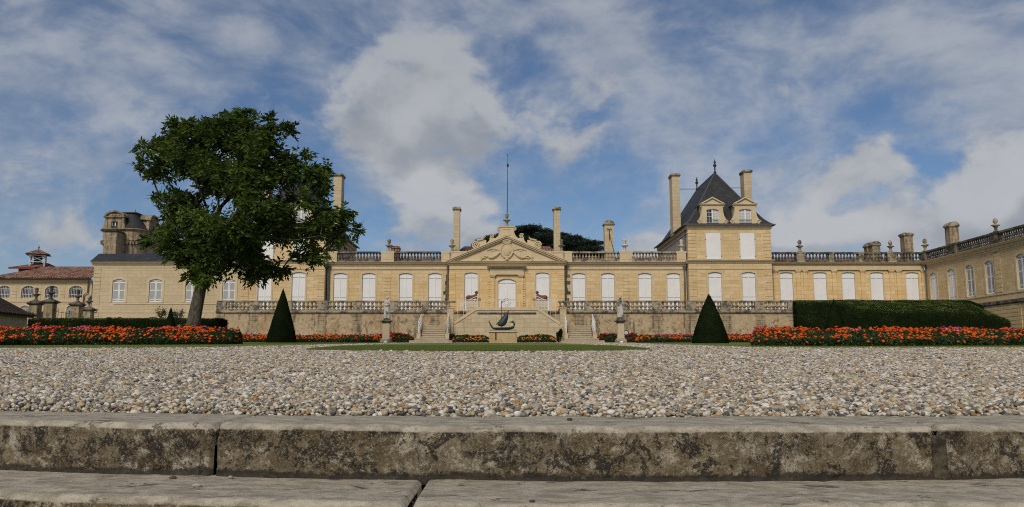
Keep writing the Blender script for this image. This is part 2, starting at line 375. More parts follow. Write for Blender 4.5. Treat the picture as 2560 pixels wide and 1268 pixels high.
def stepmat():
    m, t, B = newmat('old_step_stone', .93, .12)
    g = t.new('ShaderNodeNewGeometry'); p = g.outputs['Position']; nz = t.xyz(g.outputs['Normal'])[2]; x, y, z = t.xyz(p)
    at = t.new('ShaderNodeAttribute', attribute_name='tint'); tread = at.outputs['Fac']      # 1 on the worn tread, 0 on the riser
    n1 = t.noise(p, 8, 8, .74); n2 = t.noise(p, 26, 6, .75); n3 = t.noise(p, 110, 4, .75); n4 = t.noise(p, 16, 8, .76, .4); n5 = t.noise(p, 2.2, 4, .6)
    ps = t.comb(t.math('MULTIPLY', x, .55), y, z); s1 = t.noise(ps, 22, 7, .72, .3); s2 = t.noise(ps, 70, 5, .7)
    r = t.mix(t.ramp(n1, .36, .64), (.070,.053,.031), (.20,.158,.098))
    r = t.mix(t.math('MULTIPLY', t.ramp(n5, .42, .62), .55), r, (.165,.125,.066))
    r = t.mix(t.math('MULTIPLY', t.ramp(n2, .47, .60), .6), r, (.27,.225,.155))
    r = t.mix(t.math('MULTIPLY', t.ramp(t.math('ADD', t.math('MULTIPLY', n4, .62), t.math('MULTIPLY', n3, .38)), .51, .57), .85), r, (.47,.42,.33))
    r = t.mix(t.math('MULTIPLY', t.ramp(t.math('ADD', t.math('MULTIPLY', t.noise(p, 13, 8, .78, .5), .7), t.math('MULTIPLY', n3, .3)), .495, .545), .92), r, (.024,.021,.017))
    r = t.mix(t.math('MULTIPLY', t.ramp(n3, .52, .66), .5), r, (.05,.042,.031))
    r = t.mix(t.math('MULTIPLY', t.ramp(t.noise(p, 150, 3, .7), .56, .68), .6), r, (.42,.37,.29))
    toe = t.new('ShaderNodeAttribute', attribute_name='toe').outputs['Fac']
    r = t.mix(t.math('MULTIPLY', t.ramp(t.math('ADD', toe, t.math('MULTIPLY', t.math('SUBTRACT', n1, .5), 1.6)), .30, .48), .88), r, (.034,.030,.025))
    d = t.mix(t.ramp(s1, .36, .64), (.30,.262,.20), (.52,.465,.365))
    d = t.mix(t.math('MULTIPLY', t.ramp(s2, .54, .68), .42), d, (.20,.178,.14))
    d = t.mix(t.math('MULTIPLY', t.ramp(t.noise(ps, 14, 7, .75, .6), .565, .63), .85), d, (.075,.068,.055))
    d = t.mix(t.math('MULTIPLY', t.ramp(n3, .55, .68), .5), d, (.13,.115,.085))
    d = t.mix(t.math('MULTIPLY', t.ramp(t.noise(p, 60, 4, .75), .57, .68), .5), d, (.50,.46,.37))
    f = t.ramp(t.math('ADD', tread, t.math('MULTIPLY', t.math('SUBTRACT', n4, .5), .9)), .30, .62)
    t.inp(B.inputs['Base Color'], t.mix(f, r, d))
    h = t.math('ADD', t.math('ADD', t.math('MULTIPLY', n2, .5), t.math('MULTIPLY', n3, .3)), n4)
    t.inp(B.inputs['Normal'], t.bump(h, .85, .012)); return m
STEP = stepmat()
# ================================================================ building kit
def arch(uc, w, zt, rise, n=8):
    a = w/2
    if rise <= 0: return [(uc-a, zt), (uc+a, zt)]
    Rr = (a*a + rise*rise)/(2*rise); al = math.asin(min(1, a/Rr))
    return [(uc + Rr*math.sin(-al + 2*al*i/n), zt - Rr + Rr*math.cos(-al + 2*al*i/n)) for i in range(n+1)]
def wall(mb, u0, u1, z0, z1, ops, dep=.32, ret=True):
    """front sheet with real openings and reveals; ops = (centre, width, bottom, crown, rise)"""
    cur = u0
    for (uc, w, zb, zt, rise) in sorted(ops):
        a, b = uc-w/2, uc+w/2
        mb.poly([(cur,0,z0),(a,0,z0),(a,0,z1),(cur,0,z1)])
        zb = max(zb, z0)
        if zb > z0+1e-4: mb.poly([(a,0,z0),(b,0,z0),(b,0,zb),(a,0,zb)])
        ar = arch(uc, w, zt, rise)
        for (p, q) in zip(ar[:-1], ar[1:]):
            mb.poly([(p[0],0,p[1]),(q[0],0,q[1]),(q[0],0,z1),(p[0],0,z1)])
            mb.poly([(p[0],0,p[1]),(p[0],dep,p[1]),(q[0],dep,q[1]),(q[0],0,q[1])])
        mb.poly([(a,0,zb),(a,dep,zb),(a,dep,ar[0][1]),(a,0,ar[0][1])])
        mb.poly([(b,0,zb),(b,0,ar[-1][1]),(b,dep,ar[-1][1]),(b,dep,zb)])
        mb.poly([(a,0,zb),(b,0,zb),(b,dep,zb),(a,dep,zb)])
        cur = b
    mb.poly([(cur,0,z0),(u1,0,z0),(u1,0,z1),(cur,0,z1)])
    if ret:
        mb.poly([(u0,0,z0),(u0,dep,z0),(u0,dep,z1),(u0,0,z1)]); mb.poly([(u1,0,z0),(u1,dep,z0),(u1,dep,z1),(u1,0,z1)])
        mb.poly([(u0,0,z1),(u1,0,z1),(u1,dep,z1),(u0,dep,z1)])
MESH = {}
def r3(*a): return tuple(round(x, 2) for x in a)
def halfarch(w, h, rise, sgn, g=.012, n=6):
    ar = [(u, z) for u, z in arch(0, w, h, rise, n*2)]
    if rise <= 0: pts = [(g, h), (w/2, h)]
    else: pts = [(max(u, g), z) for u, z in ar[n:]]
    return [(u*sgn, z) for u, z in [(g, .01), (w/2, .01)][::1]] , [(u*sgn, z) for u, z in pts]
def leaf_poly(w, h, rise, sgn):
    lo, up = halfarch(w, h, rise, sgn)
    return [lo[0], lo[1]] + up[::-1]
def shutter_mesh(w, h, rise, sgn, louvre):
    key = ('sh', *r3(w, h, rise), sgn, louvre)
    if key in MESH: return MESH[key]
    mb = MB(); 
    if not louvre:
        mb.prism(leaf_poly(w, h, rise, sgn), 0, .05)
        hw = w/2
        for k in (1, 2):                                   # plank joints stand as thin battens
            u = sgn*hw*k/3; mb.box(min(u-.006,u+.006), u+.006, -.006, -.001, .03, h-rise-.03)
        for zz in (h*.42, h*.88): mb.box(min(sgn*.03, sgn*(hw-.02)), max(sgn*.03, sgn*(hw-.02)), -.014, -.001, zz-.02, zz+.02)
        if sgn < 0: mb.box(-.035, .035, -.03, -.0065, .02, h-.03)
    else:
        hw = w/2; a, b = sorted((sgn*.012, sgn*hw)); zs = [0, h*.10, h*.50, h*.84]
        pts = leaf_poly(w, h, rise, sgn)
        mb.prism([(u, z if z > .1 else z) for u, z in pts], .035, .05)                # backing board
        mb.box(a, a+.075, 0, .034, .01, h-rise); mb.box(b-.075, b, 0, .034, .01, h-rise)
        for i, zz in enumerate(zs + [h-rise-.02]): mb.box(a+.076, b-.076, 0, .034, zz+.012, zz+.10)
        lo, up = halfarch(w, h, rise, sgn)
        if rise > 0: mb.prism([(u, h-rise-.0) for u in (up[0][0], up[-1][0])][::-1] + [up[0]] + up[1:-1], .004, .034)
        z = .13
        while z < h-rise-.05:
            mb.poly([(a+.077, .030, z+.045),(b-.077, .030, z+.045),(b-.077, .006, z),(a+.077, .006, z)]); z += .055
    m = mb.mesh('shutter', WHITE)
    if louvre:
        m.materials.append(LOUV); nb = len(leaf_poly(w, h, rise, sgn))+2
        for p in m.polygons:
            if p.index < nb or len(p.vertices) == 4 and abs(p.normal.x) < .01 and .2 < abs(p.normal.z) < .9: p.material_index = 1
    if not louvre:
        m.materials.append(SEAM)
        k = len(leaf_poly(w, h, rise, sgn)) + 2
        for p in m.polygons:
            if k <= p.index < k + 24 and p.index >= k: p.material_index = 1 if p.index >= k+12 else 0
    MESH[key] = m; return m
def surround_mesh(w, h, rise, bw=.17, proud=.035, sill=False):
    key = ('su', *r3(w, h, rise, bw), sill)
    if key in MESH: return MESH[key]
    mb = MB(); n = 8
    inn = [(-w/2-.002, 0)] + arch(0, w+.004, h+.002, rise, n) + [(w/2+.002, 0)]
    out = [(-w/2-bw, 0)] + arch(0, w+2*bw, h+bw, rise*1.15 if rise else 0, n) + [(w/2+bw, 0)]
    for i in range(len(inn)-1):
        a, b, c, d = inn[i], inn[i+1], out[i+1], out[i]
        mb.poly([(a[0],-proud,a[1]),(b[0],-proud,b[1]),(c[0],-proud,c[1]),(d[0],-proud,d[1])])
        mb.poly([(d[0],-proud,d[1]),(c[0],-proud,c[1]),(c[0],.02,c[1]),(d[0],.02,d[1])])
        mb.poly([(a[0],-proud,a[1]),(a[0],.004,a[1]),(b[0],.004,b[1]),(b[0],-proud,b[1])])
    if sill: mb.box(-w/2-bw-.03, w/2+bw+.03, -.10, .03, -.14, -.004)
    m = mb.mesh('window', TRIM); MESH[key] = m; return m
def window(parent, fr, u, z, w, h, rise, louvre=False, sill=False, bw=.17, rec=.10, name='shuttered_window'):
    x, y, _ = fr(u, 0, z)
    f = put(name, surround_mesh(w, h, rise, bw, sill=sill), parent, (x, y, z), fr.rot)
    for sgn in (-1, 1):
        xx, yy, _ = fr(u, rec, z)
        put('shutter', shutter_mesh(w-.03, h-.02, max(rise-.004, 0) if rise else 0, sgn, louvre), f, (xx, yy, z), fr.rot)
    return f
def glazed(parent, fr, u, z, w, h, rise, cols=4, rows=3, rec=.16, name='window', bars=False, lace=(0,0)):
    x, y, _ = fr(u, 0, z)
    f = put(name, surround_mesh(w, h, rise, .12), parent, (x, y, z), fr.rot)
    key = ('gl', *r3(w, h, rise), cols, rows, bars)
    if key not in MESH:
        mb = MB(); a = w/2
        ar = arch(0, w, h, rise); zz = h-rise
        mb.box(-a, -a+.06, 0, .06, 0, zz); mb.box(a-.06, a, 0, .06, 0, zz); mb.box(-a+.06, a-.06, 0, .06, 0, .07)
        mb.box(-.05, .05, -.01, .06, .07, h-.02)
        ai = arch(0, w-.1, h-.05, rise*.95)
        for i in range(len(ar)-1): mb.poly([(ar[i][0],0,ar[i][1]),(ar[i+1][0],0,ar[i+1][1]),(ai[i+1][0],0,ai[i+1][1]),(ai[i][0],0,ai[i][1])])
        for k in range(1, cols):
            uu = -a + w*k/cols
            if abs(uu) > .02: mb.box(uu-.018, uu+.018, .01, .05, .07, zz + rise*.75*(1-abs(uu)/a))
        for k in range(1, rows): mb.box(-a+.06, a-.06, .013, .047, h*k/rows-.018, h*k/rows+.018)
        if bars:
            k = 9
            for i in range(k):
                uu = -a+.08 + (w-.16)*i/(k-1); mb.box(uu-.014, uu+.014, -.09, -.06, .01, zz + rise*.8*(1-(uu/a)**2))
            for q in (.30, .78): mb.box(-a+.02, a-.02, -.058, -.04, h*q-.015, h*q+.015)
        MESH[key] = mb.mesh('window_frame', GREYW)
        g = MB(); g.prism([(-a, .02)] + arch(0, w, h, rise) + [(a, .02)], .055, .09); MESH[key+('g',)] = g.mesh('pane', GLASS)
    xx, yy, _ = fr(u, rec, z)
    put('window_frame', MESH[key], f, (xx, yy, z), fr.rot); put('pane', MESH[key+('g',)], f, (xx, yy, z), fr.rot)
    for s, on in zip((-1, 1), lace):
        if on:
            mb = MB(); mb.fr = fr; a, b = sorted((u+s*.06, u+s*(w/2-.04))); mb.box(a, b, rec+.048, rec+.054, z+.08, z+h-rise*.7); mb.build('curtain', LACE, f)
    return f
def quoins(mb, u0, u1, z0, z1, hgt=.40, proud=.04, gap=.03):
    z = z0; 
    while z < z1-.1:
        zz = min(z+hgt-gap, z1); mb.box(u0, u1, -proud, .01, z, zz); z += hgt
def cornice(mb, u0, u1, zt, hgt=.55, proj=.42):
    """moulded profile, top at zt"""
    pr = [(.05,-hgt),(-.05*proj/.42,-hgt),(-.09,-hgt*.82),(-.10,-hgt*.62),(-.22*proj/.42,-hgt*.50),(-.30*proj/.42,-hgt*.44),(-.33*proj/.42,-hgt*.20),(-proj,-hgt*.12),(-proj,-.02),(.05,0)]
    mb.extr([(d, zt+z) for d, z in pr], u0, u1)
def band(mb, u0, u1, z, h=.14, pr=.05): mb.box(u0, u1, -pr, .012, z, z+h)
def baluster_mesh(h, r, mat, key):
    k = ('bal', round(h,2), key)
    if k not in MESH:
        mb = MB(); q = [(.86,0),(.86,.09),(.62,.13),(.46,.22),(.48,.27),(.80,.33),(1.0,.42),(1.0,.50),(.86,.58),(.60,.64),(.50,.70),(.46,.80),(.62,.83),(.62,.86),(.50,.88),(.74,.94),(.74,1.0)]
        mb.lathe([(a*r, b*h) for a, b in q], seg=10); MESH[k] = mb.mesh('baluster', mat, True)
    return MESH[k]
def urn_mesh(h, mat, key='a', flame=True):
    k = ('urn', round(h,2), key)
    if k not in MESH:
        mb = MB(); w = h*.30
        q = [(.58,0),(.58,.07),(.34,.10),(.28,.16),(.40,.19),(.32,.23),(.42,.31),(.55,.39),(1.0,.46),(1.0,.49),(.72,.53),(.36,.56),(.28,.61)]
        if flame: q += [(.44,.66),(.52,.74),(.56,.80),(.48,.88),(.38,.95),(.16,1.0)]
        else: q += [(.36,.66),(.46,.74),(.40,.83),(.54,.90),(.50,.95),(.36,.96),(.30,1.0)]
        mb.lathe([(a*w, b*h) for a, b in q], seg=14)
        MESH[k] = mb.mesh('urn', mat, True)
    return MESH[k]
def chimney(parent, x, y, w, dp, z0, z1, mat=None, arched=False, capmat=None):
    mb = MB(); mb.box(x-w/2, x+w/2, y-dp/2, y+dp/2, z0, z1-.42)
    o = mb.build('chimney', mat or PALE, parent)
    c = MB(); ov = .09
    c.box(x-w/2-ov*.5, x+w/2+ov*.5, y-dp/2-ov*.5, y+dp/2+ov*.5, z1-.419, z1-.30)
    if arched:
        n = 10; pts = [((w/2+ov)*math.cos(math.pi*i/n), z1-.298+.42*math.sin(math.pi*i/n)) for i in range(n+1)]
        c.prism([(x+u, z) for u, z in pts], y-dp/2-ov, y+dp/2+ov)
        c.box(x-w/2-ov*1.6, x+w/2+ov*1.6, y-dp/2-ov*1.3, y+dp/2+ov*1.3, z1-.345, z1-.302)
    else:
        c.box(x-w/2-ov*1.3, x+w/2+ov*1.3, y-dp/2-ov*1.3, y+dp/2+ov*1.3, z1-.298, z1-.12); c.taper(x, y, z1-.118, z1, w/2+ov, dp/2+ov, w/2*.8, dp/2*.8)
    c.build('chimney_cap', capmat or LICH, o); return o
def roof_balustrade(parent, fr, z0, z1, u0, u1, peds, mat=None, name='roof_balustrade', pitch=.335, d0=-.16, d1=.16, panel=True, urns=(), urnmat=None, urnh=1.25, base=.16, rail=.17, bmat=None, r=None, cone=False):
    """peds = (centre, width) pedestals; balusters fill the bays between them"""
    mat = mat or LICH; mb = MB(fr)
    mb.box(u0, u1, d0-.03, d1+.03, z0, z0+base); mb.box(u0, u1, d0-.05, d1+.05, z1-rail, z1-.05); mb.box(u0, u1, d0-.02, d1+.02, z1-.049, z1)
    o = mb.build(name, mat, parent)
    p = MB(fr)
    for uc, w in peds:
        p.box(uc-w/2, uc+w/2, d0-.075, d1+.075, z0+.002, z1-rail-.002); p.box(uc-w/2-.06, uc+w/2+.06, d0-.10, d1+.10, z1-rail, z1+.015)
        if panel and w > .5: p.box(uc-w/2+.12, uc+w/2-.12, d0-.10, d0-.074, z0+.2, z1-rail-.1)
    if peds: p.parts('pedestal', bmat or TRIM, o)
    ed = sorted([(uc-w/2, uc+w/2) for uc, w in peds]); cur = u0; bays = []
    for a, b in ed:
        if a-cur > .3: bays.append((cur, a))
        cur = max(cur, b)
    if u1-cur > .3: bays.append((cur, u1))
    bm = baluster_mesh(z1-rail-z0-base, r or pitch*.40, mat, mat.name)
    for a, b in bays:
        n = max(1, round((b-a)/pitch))
        for i in range(n):
            x, y, _ = fr(a+(b-a)*(i+.5)/n, (d0+d1)/2, 0)
            put('baluster', bm, o, (x, y, z0+base), random.random()*.5)
    for uc, h in urns:
        x, y, _ = fr(uc, (d0+d1)/2, 0); put('urn', urn_mesh(h, urnmat or LICH, 'a'+(urnmat or LICH).name+str(cone), cone), parent, (x, y, z1+.016))
    return o
def pipe(parent, fr, u, z0, z1, d=-.12, r=.07, mat=None):
    mb = MB(fr); mb.tube([(u,d,z0),(u,d,z1)], r, 8); mb.taper(u, d, z1-.02, z1+.35, r*.9, r*.9, r*2.1, r*1.8)
    return mb.build('drainpipe', mat or ZINC, parent)
def facade_body(parent, x0, x1, y0, y1, z0, z1, mat, name='side_wall'):
    mb = MB(); mb.box(min(x0,x1), max(x0,x1), y0, y1, z0, z1); return mb.build(name, mat, parent)
# ================================================================ heights and planes
YF = 85.0
ZC = PZ(655, YF); ZB = PZ(629.5, YF); ZT = PZ(683, YF)                 # cornice top, balustrade rail, window crown
YT = 79.5; ZFL = PZ(781, YT); ZRAIL = PZ(752, YT); ZBAL = PZ(776, YT)  # terrace
ZG = GZ1
def ux(px, py=700, Y=YF): return PX(px, Y, py)
# ---------------------------------------------------------------- central pavilion with pediment
YCB = 84.5
root = thing('house_centre', 'projecting centre of the pale stone mansion with carved triangular pediment and large white door', 'mansion', (0, YCB, ZFL))
fr = Frame(0, YCB); a = PX(1411, YCB)
wx = PX(1356, YCB); ww = 1.36; hz = ZT-ZFL+.02; dw = 1.83; dh = PZ(697, YCB)-ZFL
mb = MB(fr); wall(mb, -a, a, ZFL, ZC-.2, [(-wx, ww, ZFL+.05, ZT, .13), (0, dw, ZFL+.05, ZFL+dh, .28), (wx, ww, ZFL+.05, ZT, .13)])
mb.build('wall', WARM, root)
facade_body(root, -a+.004, a-.004, YCB+.32, 97, ZFL, ZC-.21, STONE)
for s in (-1, 1): window(root, fr, s*wx, ZFL+.05, ww, ZT-ZFL-.05, .13)
dr = put('front_door', surround_mesh(dw, dh-.05, .28, .10), root, (0, YCB, ZFL+.05))
for s in (-1, 1): put('door_leaf', shutter_mesh(dw-.03, dh-.07, .275, s, False), dr, (0, YCB+.12, ZFL+.05))
mb = MB(fr); n = 28
for rr in (.40, .24): mb.tube([(-.03+rr*math.cos(2*math.pi*i/n), .095, ZFL+1.35+rr*math.sin(2*math.pi*i/n)) for i in range(n+1)], .022, 6)
mb.build('door_wreath', GREYW, dr)
q = MB(fr)
for s in (-1, 1):
    quoins(q, *sorted((s*a, s*(a-.62))), ZFL+.1, PZ(683, YCB))
q.parts('quoin', WARM, root)
c = MB(fr); cornice(c, -a-.18, a+.18, ZC, .42, .42); band(c, -a, a, PZ(672, YCB)-.05, .12, .06); band(c, -a, a, PZ(672, YCB)-.22, .05, .035)
c.parts('cornice', TRIM, root)
# door surround: pilasters with carved capitals and entablature
p = MB(fr)
for s in (-1, 1):
    u = s*PX(1302.5, YCB); p.box(u-.21, u+.21, -.14, .01, ZFL+.05, PZ(694, YCB)); p.box(u-.27, u+.27, -.19, .012, ZFL+.052, ZFL+.45)
    u2 = s*PX(1309, YCB); 
    zz = ZFL+.5
    while zz < PZ(697, YCB): p.box(u2-.10, u2+.16, -.07, .011, zz, zz+.2) if s > 0 else p.box(u2-.16, u2+.10, -.07, .011, zz, zz+.2); zz += .24
p.parts('door_pilaster', WARM, root)
p = MB(fr)
for s in (-1, 1):
    u = s*PX(1302.5, YCB); zc = PZ(694, YCB)
    p.taper(u, -.09, zc+.001, zc+.22, .21, .12, .30, .19); p.box(u-.33, u+.33, -.30, .012, zc+.221, zc+.28)
    for k in (-.2, -.07, .07, .2): p.ell((u+k, -.22, zc+.12), (.06, .06, .09), 8, 6)
    for k in (-.26, .26): p.ell((u+k, -.22, zc+.20), (.075, .07, .07), 8, 6)
p.parts('capital', TRIM, root)
e = MB(fr); z0 = PZ(694, YCB)+.28; z1 = PZ(666, YCB); ue = PX(1310, YCB)
e.box(-ue, ue, -.24, .013, z0+.001, z0+.28); e.box(-ue+.04, ue-.04, -.18, .014, z0+.281, z1-.28)
cornice(e, -ue-.24, ue+.24, z1, .28, .62); e.build('door_entablature', TRIM, root)
# pediment
zp0, zp1 = ZC+.002, PZ(591, YCB); ap = a+.20
t = MB(fr); t.prism([(-ap+.3, zp0), (ap-.3, zp0), (0, zp1-.18)], -.02, .6); t.build('tympanum', TRIM, root)
t = MB(fr)
for s in (-1, 1):
    dx, dz = ap+.12, zp1-zp0; L = math.hypot(dx, dz); nx, nz = dz/L, dx/L
    def strip(o0, o1, d0):
        A = (s*dx + s*nx*o0, zp0+nz*o0); B2 = (0, zp0 + (dz) + o0/nz*1.0); C = (0, zp0+dz+o1/nz); D = (s*dx + s*nx*o1, zp0+nz*o1)
        t.prism([A, B2, C, D], d0, .6)
    strip(-.30, -.16, -.22); strip(-.159, -.04, -.36); strip(-.039, .06, -.44)
t.build('raking_cornice', TRIM, root)
# carved shield and garlands
s_ = MB(fr); zc = PZ(627, YCB)
pts = [(.62*math.sin(2*math.pi*i/20)*(1 if math.cos(2*math.pi*i/20)>-.2 else .86), zc+.72*math.cos(2*math.pi*i/20)) for i in range(20)]
s_.prism(pts, -.13, -.015); s_.prism([(u*.72, zc+(z-zc)*.74) for u, z in pts], -.19, -.131); s_.ell((0,-.19,zc),(.36,.07,.44))
n = 24
s_.tube([(.62*math.cos(2*math.pi*i/n), -.14, zc+.74*math.sin(2*math.pi*i/n)) for i in range(n+1)], .07, 6)
s_.box(-.42, .42, -.22, -.02, zc+.80, zc+.93)
for k in (-.36, -.18, 0, .18, .36): s_.ell((k, -.17, zc+1.02+.08*(1-abs(k)/.36)), (.10, .09, .12), 8, 6)
s_.ell((0,-.15,zc-.88),(.2,.1,.12)); s_.tube([(-.35,-.12,zc-.72),(0,-.15,zc-.62),(.35,-.12,zc-.72)], .06, 6)
s_.build('carved_shield', TRIM, root)
g_ = MB(fr)
for s in (-1, 1):
    path = []
    for i in range(25):
        w = i/24
        if w < .5: u = .62+ 1.25*(w/.5); z = zc-.1-.62*math.sin(math.pi*min(1, w/.5*.93)*.62)-.05*math.sin(w*40)*.3
        else: u = 1.87 + .8*((w-.5)/.5); z = zc-.62 + .14*math.sin((w-.5)/.5*math.pi) - .35*((w-.5)/.5)**2
        path.append((s*u, -.10, z))
    g_.tube(path, [.05+.09*math.sin(math.pi*min(1, i/14))*(1 if i < 15 else .7) + .02*(i%2) for i in range(25)], 7)
    for k in range(16):
        w = k/15; u = .7+1.9*w; z = zc-.12-.55*math.sin(math.pi*min(1,w*1.5)*.5) + random.uniform(-.10,.10) - .12*max(0, w-.6)
        g_.ell((s*u, -.11, z), (.085+.03*random.random(), .075, .075), 8, 6)
    g_.tube([(s*(.7+i*.11), -.07, zc+.0+.20*math.sin(i/12*math.pi)) for i in range(13)], .035, 5)
    g_.tube([(s*(.95+i*.10), -.06, zc+.12-.14*math.sin(i/9*math.pi)) for i in range(10)], .03, 5)
g_.parts('carved_garland', TRIM, root)
# crest above the pediment: scrolls, central block, urn and pole
s_ = MB(fr)
zb, ztp = zp1-.25, PZ(565, YCB); w1 = .74
s_.prism([(-w1, zb), (w1, zb), (w1, ztp-.12), (-w1, ztp-.12)], -.05, .55); s_.box(-w1-.08, w1+.08, -.13, .63, ztp-.118, ztp)
s_.box(-.42, .42, -.09, -.049, PZ(572, YCB)-.1, PZ(572, YCB)); s_.box(-.42, .42, -.09, -.049, PZ(586, YCB)-.1, PZ(586, YCB)); 
for s in (-1, 1):
    # concave flank then second step and end volute lying on the slope
    fl = [(s*w1, ztp-.35), (s*(w1+.05), ztp-.75), (s*(w1+.18), ztp-1.05), (s*(w1+.42), ztp-1.28), (s*(w1+.62), ztp-1.22), (s*(w1+.66), ztp-1.0), (s*(w1+.86), ztp-.98), (s*(w1+1.0), ztp-1.15), (s*(w1+1.05), ztp-1.5), (s*(w1+1.3), ztp-1.78), (s*(w1+1.65), ztp-1.82),(s*(w1+1.65), ztp-2.25), (s*w1, ztp-1.55)]
    s_.prism(fl, .0, .45)
    for (uu, zz, rr) in ((w1+.10, ztp-.36, .17), (w1+.78, ztp-1.03, .24)):
        s_.tube([(s*(uu+rr*(1-i/26)*math.cos(i*.42+.5)), -.03, zz+rr*(1-i/26)*math.sin(i*.42+.5)) for i in range(24)], .055, 6)
    uv, zv = PX(1344.5, YCB), PZ(611.5, YCB)
    s_.tube([(s*(uv+.40*(1-i/34)*math.cos(i*.40-1.4)), .02, zv+.40*(1-i/34)*math.sin(i*.40-1.4)) for i in range(32)], .085, 6)
    s_.prism([(s*(uv+.36*math.cos(k*.524)), zv+.36*math.sin(k*.524)) for k in range(12)], .08, .40)
    s_.prism([(s*(uv-.1), zv+.42), (s*(uv-.45), zv+.52), (s*(uv-.85), zv+.50), (s*(uv-1.05), zv+.48), (s*(uv-1.05), zv+.0), (s*(uv-.1), zv-.3)], .1, .42)
    s_.tube([(s*(uv-.1), .04, zv+.42),(s*(uv-.45), .04, zv+.52),(s*(uv-.72), .04, zv+.56),(s*(uv-.86), .04, zv+.72),(s*(uv-.78), .04, zv+.80)], [.09,.09,.08,.07,.04], 6)
s_.build('scrolled_crest', TRIM, root)
put('urn', urn_mesh(PZ(533, YCB)-ztp, LICH, 'c', False), root, (0, YCB+.25, ztp+.002))
mb = MB(fr); xb = PX(1268, YCB); z0 = PZ(536, YCB); z1 = PZ(386, YCB, )
mb.tube([(xb,.25,z0-.3),(xb+.06,.25,z1)], [.045,.02], 6); mb.ell((xb+.05,.25,PZ(412,YCB)),(.09,.09,.22)); mb.poly([(xb+.05,.25,PZ(408,YCB)),(xb+.22,.25,PZ(412,YCB)),(xb+.05,.26,PZ(418,YCB))]); mb.ell((xb+.06,.25,z1),(.05,.05,.08),8,6)
mb.build('weathervane_pole', IRON, root)
mb = MB(fr)                                          # parapet shoulders beside the pediment
for s in (-1, 1):
    x0, x1 = sorted((s*(a-.02), s*(a-2.1))); mb.box(x0, x1, .62, 1.0, ZC, PZ(630, YCB)); mb.box(x0-.05, x1+.05, .56, 1.06, PZ(630, YCB)+.001, PZ(626.5, YCB))
mb.parts('parapet', TRIM, root)
for s in (-1, 1): put('urn', urn_mesh(1.28, LICH, 'c', False), root, (s*PX(1404.5, 85.3), 85.35, PZ(626.5, YCB)+.002))
for s in (-1, 1): chimney(root, s*PX(1393, 87), 87.0, .66, 1.1, ZC, PZ(516.5, 86.5))
mb = MB(); z0, z1 = PZ(640, 88), PZ(616, 91)
mb.poly([(-a+.4, 86.0, z0),(a-.4, 86.0, z0),(a-1.2, 91, z1),(-a+1.2, 91, z1)]); mb.poly([(-a+.4, 96, z0),(-a+1.2, 91, z1),(a-1.2, 91, z1),(a-.4, 96, z0)])
mb.poly([(-a+.4,86.0,z0),(-a+1.2,91,z1),(-a+.4,96,z0)]); mb.poly([(a-.4,86.0,z0),(a-.4,96,z0),(a-1.2,91,z1)]); mb.build('roof', TILE, root)
# ---------------------------------------------------------------- galleries either side
def gallery(s, nm, lab):
    root = thing(nm, lab, 'mansion', (s*11, YF, ZFL)); fr = Frame(0, YF, 0, 1)
    x0, x1 = a+.01, PX(1716, YF); u0, u1 = sorted((s*x0, s*x1))
    ops = [(s*PX(px, YF), 1.34, ZFL+.05, ZT, .13) for px in (1446.5, 1519.5, 1612, 1683.5)]
    mb = MB(fr); wall(mb, u0, u1, ZFL, ZC-.42, ops, ret=False); mb.build('wall', STONE, root)
    facade_body(root, u0+.01, u1-.01, YF+.32, 93, ZFL, ZC-.44, STONE)
    for o in ops: window(root, fr, o[0], ZFL+.05, o[1], ZT-ZFL-.05, .13)
    c = MB(fr); cornice(c, u0+.2*(s>0), u1-.2*(s<0), ZC, .42, .40); band(c, u0, u1, PZ(672, YF)-.05, .11, .06); band(c, u0, u1, PZ(672, YF)-.20, .05, .035); c.parts('cornice', TRIM, root)
    q = MB(fr); uq = s*PX(1565, YF); quoins(q, uq-.33, uq+.33, ZFL+.1, PZ(685, YF), .34, .035); q.parts('quoin', STONE, root)
    pc = [(s*PX(1421, YF), .78), (s*PX(1565.5, YF), 1.30), (s*PX(1704, YF), .95)]
    roof_balustrade(root, fr, ZC+.004, ZB, u0, u1, pc, mat=DARKL if s < 0 else LICH, urns=[(s*PX(1563, YF), 1.30), (s*PX(1706, YF), 1.25)], urnmat=STATST if s > 0 else LICH)
    k = MB(fr); z = ZFL+.1; rr = random.Random(5 if s > 0 else 9)
    while z < PZ(676, YF):
        p0, p1 = 1412+rr.random()*1.5, 1418+rr.random()*(9 if s > 0 else 8); k.box(*sorted((s*PX(p0, YF), s*PX(p1, YF))), -.02, .011, z, z+.33)
        z += .345 if rr.random() < .75 else .69
    k.parts('weathered_quoin', DARKL, root)
    pipe(root, fr, s*PX(1414.5, YF), ZFL, PZ(674, YF)); pipe(root, fr, s*PX(1711, YF), ZFL, PZ(674, YF), r=.09)
    m = MB(); z0, z1 = ZC-.1, PZ(645.5, 90)
    m.poly([(u0,86,z0),(u1,86,z0),(u1,90,z1),(u0,90,z1)]); m.poly([(u0,94,z0),(u0,90,z1),(u1,90,z1),(u1,94,z0)]); m.build('roof', TILE, root)
    return root
gr = gallery(1, 'house_gallery', 'single storey mansion range with four white shuttered doors between pediment and tall slate-roofed pavilion')
chimney(gr, PX(1523.5, 88), 88.0, .98, .9, ZC, PZ(553.5, 87.5), arched=True)
mb = MB(); xx = PX(1523.5, 88); yy = 87.49; z0 = PZ(573, yy)
for s in (-1, 1): mb.tube([(xx, yy, z0-1.2), (xx, yy-.02, z0-.2), (xx+s*.10, yy-.02, z0+.05), (xx+s*.26, yy-.02, z0+.03), (xx+s*.24, yy-.02, z0-.10)], .035, 5)
mb.tube([(xx, yy, z0-.4), (xx+.55, yy-.1, ZB-.1)], .03, 5); mb.build('chimney_bracket', IRON, gr)
